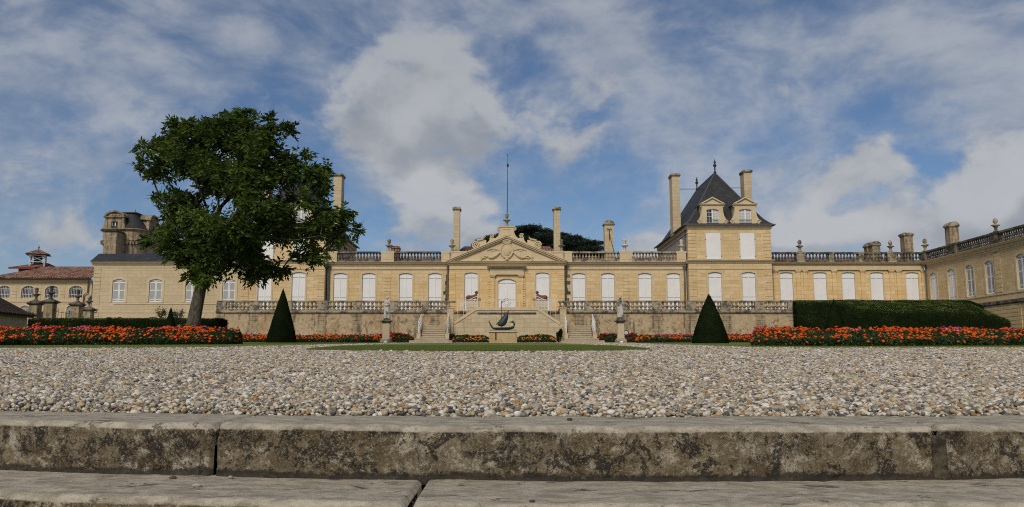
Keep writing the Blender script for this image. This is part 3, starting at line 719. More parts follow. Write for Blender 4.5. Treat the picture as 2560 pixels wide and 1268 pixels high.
gl = gallery(-1, 'house_gallery', 'single storey mansion range with four white shuttered doors, half behind the big tree')
mb = MB(); x0, x1 = PX(977, 88), PX(997, 88); z0, z1 = ZC, PZ(621, 88)
mb.box(x0, x1, 88, 89, z0, z1-.0); mb.prism([(x0-.06, z1+.002), (x1+.06, z1+.002), (x1-.04, z1+.24), (x0+.04, z1+.24)], 87.9, 89.1); mb.build('roof_hatch', TILE, gl)
# ---------------------------------------------------------------- pavilions with steep slate roofs
YP = 84.2
ZE = PZ(563, YP); ZP1 = PZ(650, YP)
def dormer(parent, s, xc):
    fr = Frame(0, YP-.02); z0, z1 = ZE+.02, PZ(512, YP); w = 2.12; ow = .63
    zt = PZ(522.5, YP); zw = PZ(559, YP)
    d = MB(fr); wall(d, xc-w/2-.0, xc+w/2, z0, z1, [(xc, ow*2, zw, zt, .13)], .3)
    d.box(xc-w/2+.003, xc-ow-.004, .301, 3.2, z0, z1-.01); d.box(xc+ow+.004, xc+w/2-.003, .301, 3.2, z0, z1-.01); d.box(xc-ow-.003, xc+ow+.003, .45, 3.2, z0, z1-.012)
    o = d.build('dormer', TRIM, parent)
    for q in (-1, 1):     # scroll consoles
        h = z1-z0
        m = MB(fr)
        m.prism([(xc+q*(w/2+.003), z0+.04), (xc+q*(w/2+.46), z0+.04), (xc+q*(w/2+.44), z0+.36), (xc+q*(w/2+.30), z0+.62), (xc+q*(w/2+.14), z0+.95), (xc+q*(w/2+.05), z0+1.35), (xc+q*(w/2+.03), z1-.22), (xc+q*(w/2+.16), z1-.1), (xc+q*(w/2+.003), z1-.02)], .02, .5)
        m.tube([(xc+q*(w/2+.28+.24*(1-i/26)*math.cos(i*.42)), .0, z0+.30+.24*(1-i/26)*math.sin(i*.42)) for i in range(24)], .05, 6)
        m.ell((xc+q*(w/2+.10), .06, z1-.16), (.10,.12,.10), 8, 6)
        m.build('console', TRIM, o)
    p = MB(fr); pz = z1; hw = w/2+.20; ph = PZ(493, YP)-pz
    p.prism([(xc-hw, pz), (xc+hw, pz), (xc+hw, pz+.10), (xc-hw, pz+.10)], -.16, .5)
    p.prism([(xc-hw+.2, pz+.101), (xc+hw-.2, pz+.101), (xc, pz+ph-.12)], -.03, 2.6)
    for q in (-1, 1): p.prism([(xc+q*(hw+.02), pz+.101), (xc+q*(hw-.22), pz+.101), (xc, pz+ph-.13), (xc, pz+ph)], -.20, 2.7)
    p.build('dormer_pediment', TRIM, o)
    f = MB(fr); zz0 = zw; zz1 = zt-.13
    f.box(xc-ow, xc-ow+.07, .12, .18, zz0, zz1); f.box(xc+ow-.07, xc+ow, .12, .18, zz0, zz1); f.box(xc-ow+.07, xc+ow-.07, .12, .18, zz0, zz0+.12); f.box(xc-.07, xc+.07, .11, .18, zz0+.12, zt-.02)
    ar = arch(xc, 2*ow, zt, .13); ai = arch(xc, 2*ow-.1, zt-.06, .12)
    for i in range(8): f.poly([(ar[i][0],.12,ar[i][1]),(ar[i+1][0],.12,ar[i+1][1]),(ai[i+1][0],.12,ai[i+1][1]),(ai[i][0],.12,ai[i][1])])
    for q in (-1, 1):
        u = xc+q*(ow/2+.02); f.box(u-.015, u+.015, .13, .17, zz0+.12, zt-.08)
        for k in (1, 2, 3): f.box(*sorted((xc+q*.07, xc+q*(ow-.07))), .133, .167, zz0+(zt-zz0)*k/4-.015, zz0+(zt-zz0)*k/4+.015)
    f.build('window_frame', WHITE, o)
    g = MB(fr); g.prism([(xc-ow, zz0)] + ar + [(xc+ow, zz0)], .175, .2); g.build('pane', GLASS, o)
    c = MB(fr)
    if s > 0 or True:
        if not (s > 0 and xc < PX(1825, YP)): c.box(xc-ow+.07, xc-.07, .169, .173, zz0+.12, zt-.1)
        c.box(xc+.07, xc+ow-.07, .169, .173, zz0+.12, zt-.1)
    c.build('curtain', LACE, o)
    r = MB(fr)
    n = 6
    for i in range(13): r.tube([(xc-ow+.03+ (2*ow-.06)*i/12, .05, zw+.02), (xc-ow+.03+(2*ow-.06)*i/12, .05, zw+.42)], .008, 4)
    r.tube([(xc-ow, .05, zw+.43), (xc+ow, .05, zw+.43)], .014, 5); r.build('window_guard', ZINC, o)
def pavilion(s, lab):
    x0, x1 = PX(1722.5, YP), PX(1931, YP); xc = (x0+x1)/2
    root = thing('house_pavilion', lab, 'mansion', (s*xc, YP, ZFL)); fr = Frame(0, YP)
    u0, u1 = sorted((s*x0, s*x1)); yb = 101.0
    g_ops = [(s*PX(px, YP), 1.34, ZFL+.05, PZ(680.5, YP), .13) for px in (1787.5, 1872)]
    mb = MB(fr); wall(mb, u0, u1, ZFL, ZP1, g_ops, ret=True); wall(mb, u0, u1, ZP1, ZE, [], ret=True); mb.build('wall', STONE, root)
    facade_body(root, u0+.004, u1-.004, YP+.32, yb, ZFL, ZE-.01, RENDER)
    for o in g_ops: window(root, fr, o[0], ZFL+.05, o[1], o[3]-ZFL-.05, .13)
    for px in (1783.5, 1868.5):
        u = s*PX(px, YP, 620); z0, z1 = PZ(649.5, YP)+.02, PZ(583.5, YP); m = MB(fr); w = 1.46
        f = MB(fr); f.box(u-w/2-.16, u+w/2+.16, -.022, .01, z0, z1+.16); f = f.build('shuttered_window', TRIM, root)
        for q in (-1, 1):
            m = MB(fr); A, B2 = sorted((u+q*.006, u+q*w/2)); m.box(A, B2, -.07, -.023, z0+.02, z1)
            if q < 0: m.box(u-.03, u+.03, -.085, -.071, z0+.04, z1-.02)
            m.build('shutter', WHITE, f)
            h = MB(fr)
            for zz in (z0+.35, z1-.6): h.box(*sorted((u+q*(w/2+.003), u+q*(w/2+.10))), -.06, -.023, zz-.03, zz+.03)
            h.parts('hinge', IRON, f)
    q = MB(fr)
    for e0, e1 in ((u0, u0+.80), (u1-.80, u1)):
        quoins(q, e0, e1, ZFL+.1, PZ(672, YP)-.1, .36, .04); quoins(q, e0, e1, ZP1+.25, PZ(574, YP), .36, .04)
    q.parts('quoin', STONE, root)
    c = MB(fr); cornice(c, u0-.22, u1+.22, ZP1+.02, .38, .34); band(c, u0, u1, PZ(672, YP)-.05, .11, .05); band(c, u0, u1, PZ(572, YP)-.05, .07, .04); cornice(c, u0-.12, u1+.12, ZE-.01, .38, .26)
    for xx, dd in ((u0, -1), (u1, 1)):                     # mouldings return along the sides
        c.box(*sorted((xx, xx+dd*.14)), .02, yb-YP, ZE-.38, ZE-.02); c.box(*sorted((xx, xx+dd*.06)), .02, yb-YP, PZ(578, YP)-.2, PZ(578, YP)-.08)
        c.box(*sorted((xx, xx+dd*.22)), .02, .85, ZP1-.14, ZP1+.02)
    c.parts('cornice', TRIM, root)
    # bell-cast hipped slate roof
    za = PZ(432, 89.0); h = za-ZE; ov = .34; yf, ybk = YP-.30, yb+.30; hw = (x1-x0)/2+ov
    ring = []
    for t_, zz in ((0,0),(.08,.040),(.17,.105),(.30,.235),(.5,.45),(.75,.725),(1,1)):
        iw = hw*(1-t_); ring.append([(s*xc-iw, yf+5.1*t_, ZE+h*zz), (s*xc+iw, yf+5.1*t_, ZE+h*zz), (s*xc+iw, ybk-3.6*t_, ZE+h*zz), (s*xc-iw, ybk-3.6*t_, ZE+h*zz)])
    m = MB()
    for A, B2 in zip(ring[:-1], ring[1:]):
        for i in range(4): m.poly([A[i], A[(i+1)%4], B2[(i+1)%4], B2[i]])
    m.poly(ring[0][::-1])
    rf = m.build('roof', SLATE, root)
    m = MB(); m.tube([(s*xc, yf+5.1, za), (s*xc, ybk-3.6, za)], .09, 6)
    for i in range(4):
        m.tube([R_[i] for R_ in ring], .055, 6)
    m.build('roof_ridge', ZINC, rf)
    m = MB(); e = .05
    for A, B2 in (((u0-ov-e, yf-e), (u1+ov+e, yf-e)), ((u1+ov+e, yf-e), (u1+ov+e, ybk)), ((u0-ov-e, yf-e), (u0-ov-e, ybk))): m.tube([(*A, ZE+.0), (*B2, ZE+.0)], .085, 6)
    m.build('gutter', ZINC, rf)
    for yy, hh in ((yf+5.1, PZ(400, 89)-za), (ybk-3.6, (PZ(400, 89)-za)*.95)):
        m = MB(); m.lathe([(.16,0),(.13,.1),(.07,.2),(.07,.5),(.10,.52),(.06,.6),(.15,.72),(.20,.85),(.12,.98),(.06,1.05),(.13,1.14),(.13,1.22),(.05,1.32),(.03,1.5)], (s*xc, yy, za-.02), 10); m.build('finial', IRON, rf, True)
    for px in (1781.5, 1863.5): dormer(root, s, s*PX(px, YP, 540))
    chimney(root, s*(x0-.02), 90.0, .85, 1.5, ZE-.2, PZ(434, 89.6)); chimney(root, s*(x1-.02), 92.0, .85, 1.5, ZE-.2, PZ(424, 91.4))
    m = MB(); m.tube([(s*(x0+.3), 90, PZ(473, 90)), (s*(x0+3.2), 90, PZ(473, 90))], .035, 5); m.tube([(s*(x1-.3), 92, PZ(470, 92)), (s*(x1-3.2), 92, PZ(470, 92))], .035, 5); m.parts('tie_rod', IRON, root)
    m = MB(); m.tube([(s*(x0-.06), YP+1.0, ZB), (s*(x0-.06), YP+1.0, ZE-.3)], .05, 6); m.build('drainpipe', ZINC, root)
    return root
pavilion(1, 'tall stone pavilion with steep slate roof, two dormers and two chimneys in clear view')
pavilion(-1, 'tall stone pavilion with slate roof mostly hidden behind the big leafy tree')
# ---------------------------------------------------------------- colonnade range
YC = 85.4; XW = PX(2315, YF)
root = thing('colonnade_range', 'long warm stone range with pilasters and five white shutters above the dark hedge', 'mansion', (36, YC, ZFL)); fr = Frame(0, YC)
u0, u1 = PX(1931, YC)+.0, XW-.01
zcrown = PZ(681, YC); ops = [(PX(px, YC), 1.32, ZFL-.5, zcrown, .08) for px in (1966, 2050, 2121, 2192, 2280.5)]
mb = MB(fr); wall(mb, u0, u1, ZFL-.55, ZC-.30, ops, ret=False); mb.build('wall', WARM, root)
facade_body(root, u0+.01, u1-.01, YC+.32, 93, ZFL-.55, ZC-.33, STONE)
for o in ops: window(root, fr, o[0], ZFL-.45, o[1], zcrown-ZFL+.45, .08, bw=.10)
p = MB(fr); zc0 = PZ(674, YC)
for px, w in ((1938, .45), (1995, .42), (2013, .42), (2085, .42), (2156, .42), (2228, .42), (2246, .42), (2309, .45)):
    u = PX(px, YC); p.box(u-w/2, u+w/2, -.13, .012, ZFL-.5, zc0-.16); p.box(u-w/2-.10, u+w/2+.10, -.20, .013, zc0-.159, zc0-.06); p.box(u-w/2-.05, u+w/2+.05, -.17, .0135, zc0-.30, zc0-.24)
p.parts('pilaster', WARM, root)
c = MB(fr); c.box(u0, u1, -.16, .014, zc0-.059, zc0+.30); c.box(u0, u1, -.10, .0145, zc0+.301, ZC-.36); cornice(c, u0, u1, ZC, .36, .46)
for px in (2004, 2237): u = PX(px, YC); c.box(u-.8, u+.8, -.20, .0142, zc0-.055, zc0+.30)
c.parts('cornice', TRIM, root)
roof_balustrade(root, fr, ZC+.004, ZB, u0, u1-.25, [(PX(2003.5, YC), .88), (PX(2080, YC), .5), (PX(2155, YC), .5), (PX(2232, YC), .95), (PX(2312, YC), .5)], mat=DARKL, urns=[(PX(2003, YC), 1.28), (PX(2231, YC), 1.22)], bmat=LICH, cone=True)
chimney(root, PX(2178, 91), 91.0, .85, .9, ZC-.2, PZ(610, 91), OLD, True); chimney(root, PX(2191, 90), 90.0, .85, .9, ZC-.2, PZ(607, 90), OLD, True); chimney(root, PX(2272.5, 89), 89.0, .92, 1.0, ZC-.2, PZ(581, 88.5), OLD)
m = MB(); z1 = PZ(646, 90); m.poly([(u0,86.4,ZC-.1),(u1,86.4,ZC-.1),(u1,90,z1),(u0,90,z1)]); m.poly([(u0,94,ZC-.1),(u0,90,z1),(u1,90,z1),(u1,94,ZC-.1)]); m.build('roof', TILE, root)
# ---------------------------------------------------------------- wing coming towards the camera
root = thing('house_wing', 'mansion wing running forward from the colonnade with louvred shutters and dark balustrade', 'mansion', (XW, 70, ZG))
fr = Frame(XW, YF, -math.pi/2)           # u runs towards the camera, d into the wing
def wu(px): return YF - (XW*F/(px-CX))*(CT - (CY-700)/F*ST)
L = 42.0
def wz(px, py): return P(px, py, YF-wu(px)).z
zs = [(2333.5, .72, True), (2379, 1.30, True), (2425, 1.25, False), (2475, 1.25, False), (2556, 1.3, False)]
ops = []; k = wz(2425, 741.5); topz = wz(2425, 662.5)
for px, w, door in zs: ops.append((wu(px), w if px > 2340 else 1.25, ZFL-.5 if door else k, topz, .22, door))
ops += [(wu(2556)+4.6*i, 1.3, k, topz, .22, False) for i in range(1, 4)]
mb = MB(fr); wall(mb, 0, L, ZG-.3, ZC-.42, [o[:5] for o in ops], ret=False); mb.build('wall', STONE, root)
m = MB(fr); m.box(.01, L, .32, 9, ZG-.4, ZC-.44); m.box(0, .3, -.0, .3, ZG-.4, ZG-.35); m.build('side_wall', STONE, root)
for o in ops: window(root, fr, o[0], max(o[2], ZFL-.45), o[1], topz-max(o[2], ZFL-.45), .22, louvre=not o[5], bw=.22)
c = MB(fr); cornice(c, -.2, L, ZC, .42, .46); band(c, 0, L, wz(2432, 642.5), .10, .06); band(c, 0, L, wz(2432, 646.5), .05, .035); band(c, 4.5, L, k-.22, .12, .05)
zl = wz(2447, 766); c.parts('cornice', TRIM, root)
c = MB(fr); c.box(5, L, -.16, .013, zl, zl+.26); c.box(5, L, -.10, .0135, zl-.09, zl-.001); c.build('string_course', DARKL, root)
q = MB(fr)
u = wu(2505); quoins(q, u-1.0, u, k, wz(2505, 600), .40, .035); quoins(q, u+.2+6.5, u+7.5, k, wz(2505, 600), .40, .035)
u = 6
zz = ZG
while zz < zl-.15: q.box(5.2, wu(2548), -.05, .012, zz, zz+.30); q.box(wu(2548)+1.7, L, -.05, .012, zz, zz+.30); zz += .33
q.parts('rustication', STONE, root)
mb = MB(fr); mb.box(wu(2548)+.05, wu(2548)+1.65, .02, .06, ZG, zl-.35); mb.build('door', WHITE, root)
roof_balustrade(root, fr, ZC+.004, ZB, .25, L, [(.35, .6)] + [(wu(px), 1.0) for px in (2394, 2498)] + [(wu(2498)+6.6*i, 1.0) for i in range(1, 5)], mat=DARKL, urns=[(.25, 1.3), (wu(2499.5), 1.25)], bmat=DARKL, cone=True)
x, y, _ = fr(wu(2386), 1.0, 0); chimney(root, PX(2385.5, 80.0)+.2, 80.2, .85, .95, ZC-.3, PZ(557.5, 79.9), OLD, True)
pipe(root, fr, .28, ZFL-.5, PZ(672, YF), d=-.12, r=.06, mat=ZINC)
# ---------------------------------------------------------------- service wing with slate roof
root = thing('service_wing', 'plain stone wing with louvred white shutters and low slate roof behind the tree trunk', 'house wing', (-30, YF, ZG)); fr = Frame(0, YF+.05)
u0, u1 = PX(233, YF), PX(622, YF)
zt_, zb_ = PZ(698, YF), PZ(755.5, YF)
ops = [(PX(px, YF), 1.30, zb_, zt_, .17) for px in (297.5, 389.5, 480, 572.5)]
lows = [(PX(px, YF), w, ZG+1.2, PZ(792, YF), .25) for px, w in ((278, .7), (305, .7), (387, 1.35))]
mb = MB(fr); zm = PZ(770, YF); wall(mb, u0, u1, zm, ZC-.2, ops); wall(mb, u0, u1, ZG-.3, zm, lows); mb.build('wall', PALE, root)
facade_body(root, u0+.004, u1-.004, YF+.37, 96, ZG-.3, ZC-.21, PALE)
for o in ops: window(root, fr, o[0], zb_, 1.30, zt_-zb_, .17, louvre=True, bw=.24)
for o in lows: glazed(root, fr, o[0], o[2], o[1], o[3]-o[2], .25, 4, 2, bars=True, name='cellar_window')
c = MB(fr); cornice(c, u0-.2, u1, ZC, .34, .36); band(c, u0, u1, PZ(669.5, YF), .10, .05); band(c, u0+2.2, u1, PZ(761, YF), .09, .05); band(c, u0, u1, PZ(780, YF), .05, .03); c.parts('cornice', TRIM, root)
q = MB(fr); quoins(q, u0, u0+.75, ZG, PZ(672, YF), .40, .035); u = PX(614, YF); quoins(q, u-.32, u+.1, ZG+2.9, PZ(690, YF), .40, .035); q.parts('quoin', PALE, root)
m = MB(); zr = PZ(634.5, 88.5); e = .3
m.poly([(u0-e, YF-.32, ZC+.01),(u1, YF-.32, ZC+.01),(u1, 88.5, zr),(PX(247,88.5,640), 88.5, zr)]); m.poly([(u0-e, YF-.32, ZC+.01),(PX(247,88.5,640), 88.5, zr),(PX(247,88.5,640), 92.5, zr),(u0-e, 96.3, ZC+.01)]); m.poly([(PX(247,88.5,640),88.5,zr),(u1,88.5,zr),(u1,92.5,zr),(PX(247,88.5,640),92.5,zr)]); m.poly([(u0-e,96.3,ZC+.01),(PX(247,88.5,640),92.5,zr),(u1,92.5,zr),(u1,96.3,ZC+.01)])
m.build('roof', SLATE, root)
m = MB(); x = PX(241, YF); m.box(x-.12, x+.2, YF-.14, YF, PZ(777, YF)-.12, PZ(774, YF)); m.build('wall_lamp', WHITE, root)
# ---------------------------------------------------------------- cellar building
YK = 93.0
root = thing('cellar_building', 'stone cellar building with red clay tile roof and arched barred windows beyond the gate pillars', 'cellar', (-50, YK, ZG)); fr = Frame(0, YK)
u0, u1 = PX(-46, YK), PX(231, YK)
ze = PZ(697, YK)
up = [(PX(px, YK), 1.56, PZ(745.5, YK), PZ(714.5, YK), .42) for px in (192, 132.5, 73, 13)]
lo = [(PX(px, YK), w, PZ(795, YK), PZ(764, YK), .25) for px, w in ((182, .9), (137, .8), (68, 1.0), (8, 1.0))]
mb = MB(fr); zm = PZ(752, YK); wall(mb, u0, u1, zm, ze-.3, up); wall(mb, u0, u1, ZG-.5, zm, lo); mb.build('wall', PALE, root)
facade_body(root, u0+.004, u1-.004, YK+.32, 106, ZG-.5, ze-.32, PALE)
for o in up: glazed(root, fr, o[0], o[2], o[1], o[3]-o[2], .42, 4, 3, bars=True, name='arched_window')
for o in lo: glazed(root, fr, o[0], o[2], o[1], o[3]-o[2], .25, 4, 3, bars=True, name='cellar_window')
c = MB(fr); cornice(c, u0, u1, ze-.08, .34, .34); c.box(u0, u1, -.07, .012, PZ(751, YK)-.25, PZ(751, YK)); c.parts('cornice', PALE, root)
q = MB(fr)
for px in (164, 104, 44, -16): u = PX(px, YK); quoins(q, u-.75, u, PZ(745, YK), PZ(722, YK), .38, .03); q.box(u, u+.03, -.02, .012, ZG, ze-.45)
for o in up: q.box(o[0]-.02, o[0]+.02, -.02, .012, o[3]+.15, ze-.45)
q.parts('quoin', PALE, root)
m = MB(); zr = PZ(666.5, 97.5); xh = PX(118, 97.5)
m.poly([(u0, YK-.4, ze),(u1, YK-.4, ze),(u1, 97.5, zr),(xh, 97.5, zr)]) ; m.poly([(u0, YK-.4, ze),(xh, 97.5, zr),(xh,102,zr),(u0, 106.4, ze)]); m.poly([(xh,97.5,zr),(u1,97.5,zr),(u1,102,zr),(xh,102,zr)])
rf = m.build('roof', TILE, root)
m = MB(); x = u0
while x < u1-.2:
    m.tube([(x+.13, YK-.47, ze-.03), (x+.13, YK-.2, ze+.09)], .10, 6); x += .26
m.build('eaves_tile', TILE, rf)
m = MB(); m.tube([(u0, YK-.45, ze-.13), (u1, YK-.45, ze-.13)], .09, 6); m.build('gutter', IRON, root)
m = MB(fr); u = PX(223, YK); m.tube([(u,-.15,ze-.2),(u-.02,-.15,PZ(732,YK)),(u-.42,-.15,PZ(737.5,YK)),(u-.46,-.15,ZG)], .07, 6); m.build('drainpipe', ZINC, root)
# ---------------------------------------------------------------- roof lantern house behind the cellar
YL = 104.0
root = thing('lantern_house', 'tiled roof with an open white timber lantern rising behind the cellar', 'roof lantern', (PX(75, YL, 645), YL, ZG))
x0, x1 = PX(28, YL, 645), PX(92, YL, 645); z0, z1 = PZ(668.5, YL), PZ(656.5, YL+1.5)
m = MB(); m.box(x0+.8, x1+.7, YL+.4, YL+9, ZG, z0-.02); m.build('wall', REDW, root)
m = MB(); m.poly([(x0, YL-.3, z0),(x1, YL-.3, z0),(x1+.25, YL+2.2, z1),(x0+2.1, YL+2.2, z1)]); m.poly([(x0, YL-.3, z0),(x0+2.1, YL+2.2, z1),(x0, YL+5, z0)]); m.poly([(x1,YL-.3,z0),(x1+1.4,YL+3.3,z0),(x1+.25,YL+2.2,z1)]); m.poly([(x0,YL+5,z0),(x0+2.1,YL+2.2,z1),(x1+.25,YL+2.2,z1),(x1+1.4,YL+5,z0)])
m.build('roof', TILE, root)
m = MB(); m.box(x0-.05, x1+.02, YL-.36, YL-.31, z0-.22, z0+.02); m.build('fascia', REDW, root)
cx, cy = PX(78.5, YL, 645), YL+1.5; hw = .82; zb0, zb1 = PZ(658, YL), PZ(635, YL)
m = MB(); an = .42
def rot(u, v): return (cx+u*math.cos(an)-v*math.sin(an), cy+u*math.sin(an)+v*math.cos(an))
cs = [(-hw,-hw),(hw,-hw),(hw,hw),(-hw,hw)]
for u, v in cs: x, y = rot(u, v); m.tube([(x,y,zb0-.3),(x,y,zb1)], .085, 4)
for i in range(4):
    A = rot(*cs[i]); B2 = rot(*cs[(i+1)%4])
    m.tube([(*A,zb0+.25),(*B2,zb0+.25)], .05, 4); m.tube([(*A,zb1-.05),(*B2,zb1-.05)], .06, 4); m.tube([(*A,zb0+.28),(*B2,zb1-.08)], .045, 4); m.tube([(*A,zb1-.08),(*B2,zb0+.28)], .045, 4)
m.build('lantern_frame', WHITE, root)
m = MB(); m.box(cx-.35, cx+.35, cy-.35, cy+.35, zb0-.3, zb1); m.build('louvre_core', IRON, root)
m = MB(); ro = 1.38; zz = PZ(633.5, YL); ap_ = PZ(619, YL); e = [rot(*p) for p in ((-ro,-ro),(ro,-ro),(ro,ro),(-ro,ro))]
for i in range(4): m.poly([(*e[i], zz), (*e[(i+1)%4], zz), (cx, cy, ap_)])
m.poly([(*q_, zz) for q_ in e[::-1]]); rf = m.build('lantern_roof', TILE, root)
m = MB(); m.lathe([(.07,0),(.05,.15),(.10,.25),(.03,.4),(.02,.6)], (cx,cy,ap_-.03), 8); m.build('finial', IRON, rf)
# ---------------------------------------------------------------- old round-cornered tower
YO = 112.0
root = thing('old_tower', 'old weathered stone tower with slate mansard and arched dormers rising behind the service wing', 'tower', (PX(305, YO, 575), YO+5, ZG))
def sq_ring(x0, x1, y0, y1, r, z, n=5):
    pts = []
    for (cx_, cy_, a0) in ((x1-r, y0+r, -90), (x1-r, y1-r, 0), (x0+r, y1-r, 90), (x0+r, y0+r, 180)):
        for i in range(n+1): w = R(a0+90*i/n); pts.append((cx_+r*math.cos(w), cy_+r*math.sin(w), z))
    return pts
def loft(m, rings, cap=True):
    k = len(rings[0]); n = len(m.v)
    for r_ in rings: m.v += r_
    for j in range(len(rings)-1):
        for i in range(k): a_, b_ = n+j*k+i, n+j*k+(i+1)%k; m.f.append((a_, b_, b_+k, a_+k))
    if cap: m.f.append(tuple(range(n+(len(rings)-1)*k, n+len(rings)*k)))
xa, xb_ = PX(249, YO, 575), PX(352, YO, 575); ya, yb_ = YO, YO+8.5
def rg(o, zpx, r=None): return sq_ring(xa-o, xb_+o, ya-o, yb_+o, (1.6+o) if r is None else r, PZ(zpx, YO))
m = MB(); loft(m, [rg(0, 700), rg(0, 611)]); loft(m, [rg(.12, 601), rg(.12, 577)]); m.build('wall', OLD, root)
m = MB(); loft(m, [rg(.02, 612), rg(.25, 607), rg(.30, 603), rg(.38, 602), rg(.38, 600.5), rg(.1, 600.4)]); loft(m, [rg(.1, 578), rg(.3, 576), rg(.48, 573.5), rg(.48, 571.5), rg(.1, 571.4)]); m.parts('cornice', OLD, root)
m = MB()
for i in range(13): u = xa+.4+(xb_-xa-.8)*i/12; m.box(u-.09, u+.09, ya-.26, ya+.02, PZ(611, YO), PZ(606, YO))
m.parts('corbel', OLD, root)
m = MB(); loft(m, [rg(.15, 571.3), rg(-.40, 560, 1.1), rg(-.95, 546, .8), rg(-1.35, 535, .6), rg(-1.6, 528, .5)]); rf = m.build('roof', SLATE, root)
m = MB(); loft(m, [rg(-1.55, 528.2, .5), rg(-1.35, 526.8, .5), rg(-1.35, 525.6, .5), rg(-2.3, 522.5, .15)]); m.lathe([(.16,0),(.1,.2),(.05,.5),(.02,.8)], ((xa+xb_)/2, (ya+yb_)/2, PZ(523, YO)), 8); m.build('roof_cap', ZINC, rf)
def tdormer(fr, u):
    m = MB(fr); z0, z1 = PZ(573, YO), PZ(543, YO); w = 1.0
    wall(m, u-w, u+w, z0, z1, [(u, .86, z0+.12, PZ(554, YO), 0)], .3); m.box(u-w+.003, u+w-.003, .31, 2.4, z0, z1); o = m.build('dormer', OLD, root)
    m = MB(fr); rr = 1.36; n = 10
    pts = [(u+rr*math.cos(math.pi*i/n), z1+.06+.82*math.sin(math.pi*i/n)) for i in range(n+1)]; pin = [(u+(rr-.22)*math.cos(math.pi*i/n), z1+.06+.60*math.sin(math.pi*i/n)) for i in range(n+1)]
    for i in range(n):
        m.prism([pts[i], pts[i+1], pin[i+1], pin[i]], -.28, 2.2)
    m.prism(pin, -.04, .3); m.box(u-rr-.12, u+rr+.12, -.26, .3, z1-.06, z1+.058)
    for q_ in (-.5, 0, .5): m.ell((u+q_, -.1, z1+.22), (.2, .1, .14), 8, 6)
    for q_ in (-1, 1): m.taper(u+q_*(w+.18), .1, z0+.0, z1-.1, .30, .2, .10, .2)
    m.build('dormer_pediment', OLD, o)
    m = MB(fr); m.box(u-.43, u+.43, .25, .29, z0+.12, PZ(554, YO)); m.build('pane', GLASS, o)
    m = MB(fr); m.box(u-.06, u+.06, .2, .248, z0+.12, PZ(554, YO)-.02); m.box(u-.4, u+.4, .2, .247, z0+1.1, z0+1.2); m.box(u-.43,u-.35,.2,.246,z0+.12,PZ(554,YO)); m.box(u+.35,u+.43,.2,.246,z0+.12,PZ(554,YO)); m.build('window_frame', WHITE, o)
tdormer(Frame(0, YO-.05), PX(286, YO, 575)); tdormer(Frame(xb_+.05, YO, math.pi/2), 3.6); tdormer(Frame(xa-.05, YO+8, -math.pi/2), 4.0)
m = MB(); x0, x1 = PX(266, YO-2, 575), PX(296, YO-2, 575); m.box(x0, x1, YO-2.4, YO-.01, ZG, PZ(580, YO-2)); m.build('stair_turret', OLD, root)
m = MB(); m.prism([(x0-.15, PZ(579.8, YO-2)), (x1+.2, PZ(579.8, YO-2)), (x1-.1, PZ(575, YO-2)), (x0+.35, PZ(575, YO-2))], YO-2.6, YO-.02); m.build('turret_roof', SLATE, root)
# ---------------------------------------------------------------- lodge with brown tiles
YD0, YD1 = 43.5, 55.0; xr = (88-CX)/F*YD1; ze = PZ(789.5, YD1); e = .30; xl = xr-11; run = 4.6; zr = ze+run*.74
root = thing('garden_lodge', 'low lodge with dark brown tiled hip roof at the garden corner by the gate pillars', 'lodge', (xr-4, 50, gz(50)))
m = MB(); m.box(xl, xr-e, YD0+e, YD1-e, gz(44)-.3, ze-.02); m.build('wall', PALE, root)
m = MB(); A, B2, C2, D2 = (xr,YD0,ze), (xr,YD1,ze), (xl,YD1,ze), (xl,YD0,ze); p, q = (xr-run,YD1-run,zr), (xl+run,YD1-run,zr); p2, q2 = (xr-run,YD0+run,zr), (xl+run,YD0+run,zr)
m.poly([A,B2,p,p2]); m.poly([B2,C2,q,p]); m.poly([C2,D2,q2,q]); m.poly([D2,A,p2,q2]); m.poly([p,q,q2,p2]); rf = m.build('roof', BTILE, root)
m = MB(); y = YD0
while y < YD1: m.tube([(xr+.06, y, ze-.01), (xr-.2, y, ze+.16)], .085, 6); y += .23
m.build('eaves_tile', BTILE, rf)
m = MB(); m.box(xr-.06, xr-.01, YD0, YD1-.05, ze-.16, ze-.021); m.build('fascia', IRON, rf)
# ================================================================ terrace, stairs, balustrades
YT0, YT1 = YT, YF-.02
xt0, xt1 = PX(541, YT, 800), PX(1994, YT, 800)
root = thing('terrace_wall', 'long stained rubble retaining wall of the terrace in front of the mansion', 'retaining wall', (0, YT, ZG)); fr = Frame(0, YT)
m = MB(fr); m.box(xt0, xt1, 0, .6, ZG-.4, ZFL-.02); m.build('wall', RUBBLE, root)
m = MB(fr); m.box(xt0+.01, xt1-.01, .605, YF-YT-.5, ZG-.4, ZFL-.03); m.build('terrace_floor', STEPST, root)
q = MB(fr)
for s in (-1, 1):
    for pxq in (1448, 1487, 1560, 1642, 1730, 1818, 1902): 
        u = s*PX(pxq, YT, 810)
        z = ZG-.05; k = 0
        while z < ZFL-.15: w = .40+.09*(k%2); q.box(u-w, u+w, -.035, .01, z, min(z+.335, ZFL-.1)); z += .36; k += 1
    u = s*PX(1985, YT, 810); z = ZG-.05; k = 0
    while z < ZFL-.15: q.box(u-.42+.1*(k%2), u+.42, -.05-.0*(k), .01, z, min(z+.335, ZFL-.1)); z += .36; k += 1
q.parts('quoin_pier', OLD, root)
m = MB(fr); m.extr([(.3,ZFL-.10),(-.10,ZFL-.10),(-.16,ZFL-.04),(-.20,ZFL+.03),(-.20,ZFL+.10),(-.10,ZFL+.14),(.3,ZFL+.14)], xt0-.05, xt1+.05); m.build('coping', LICH, root)
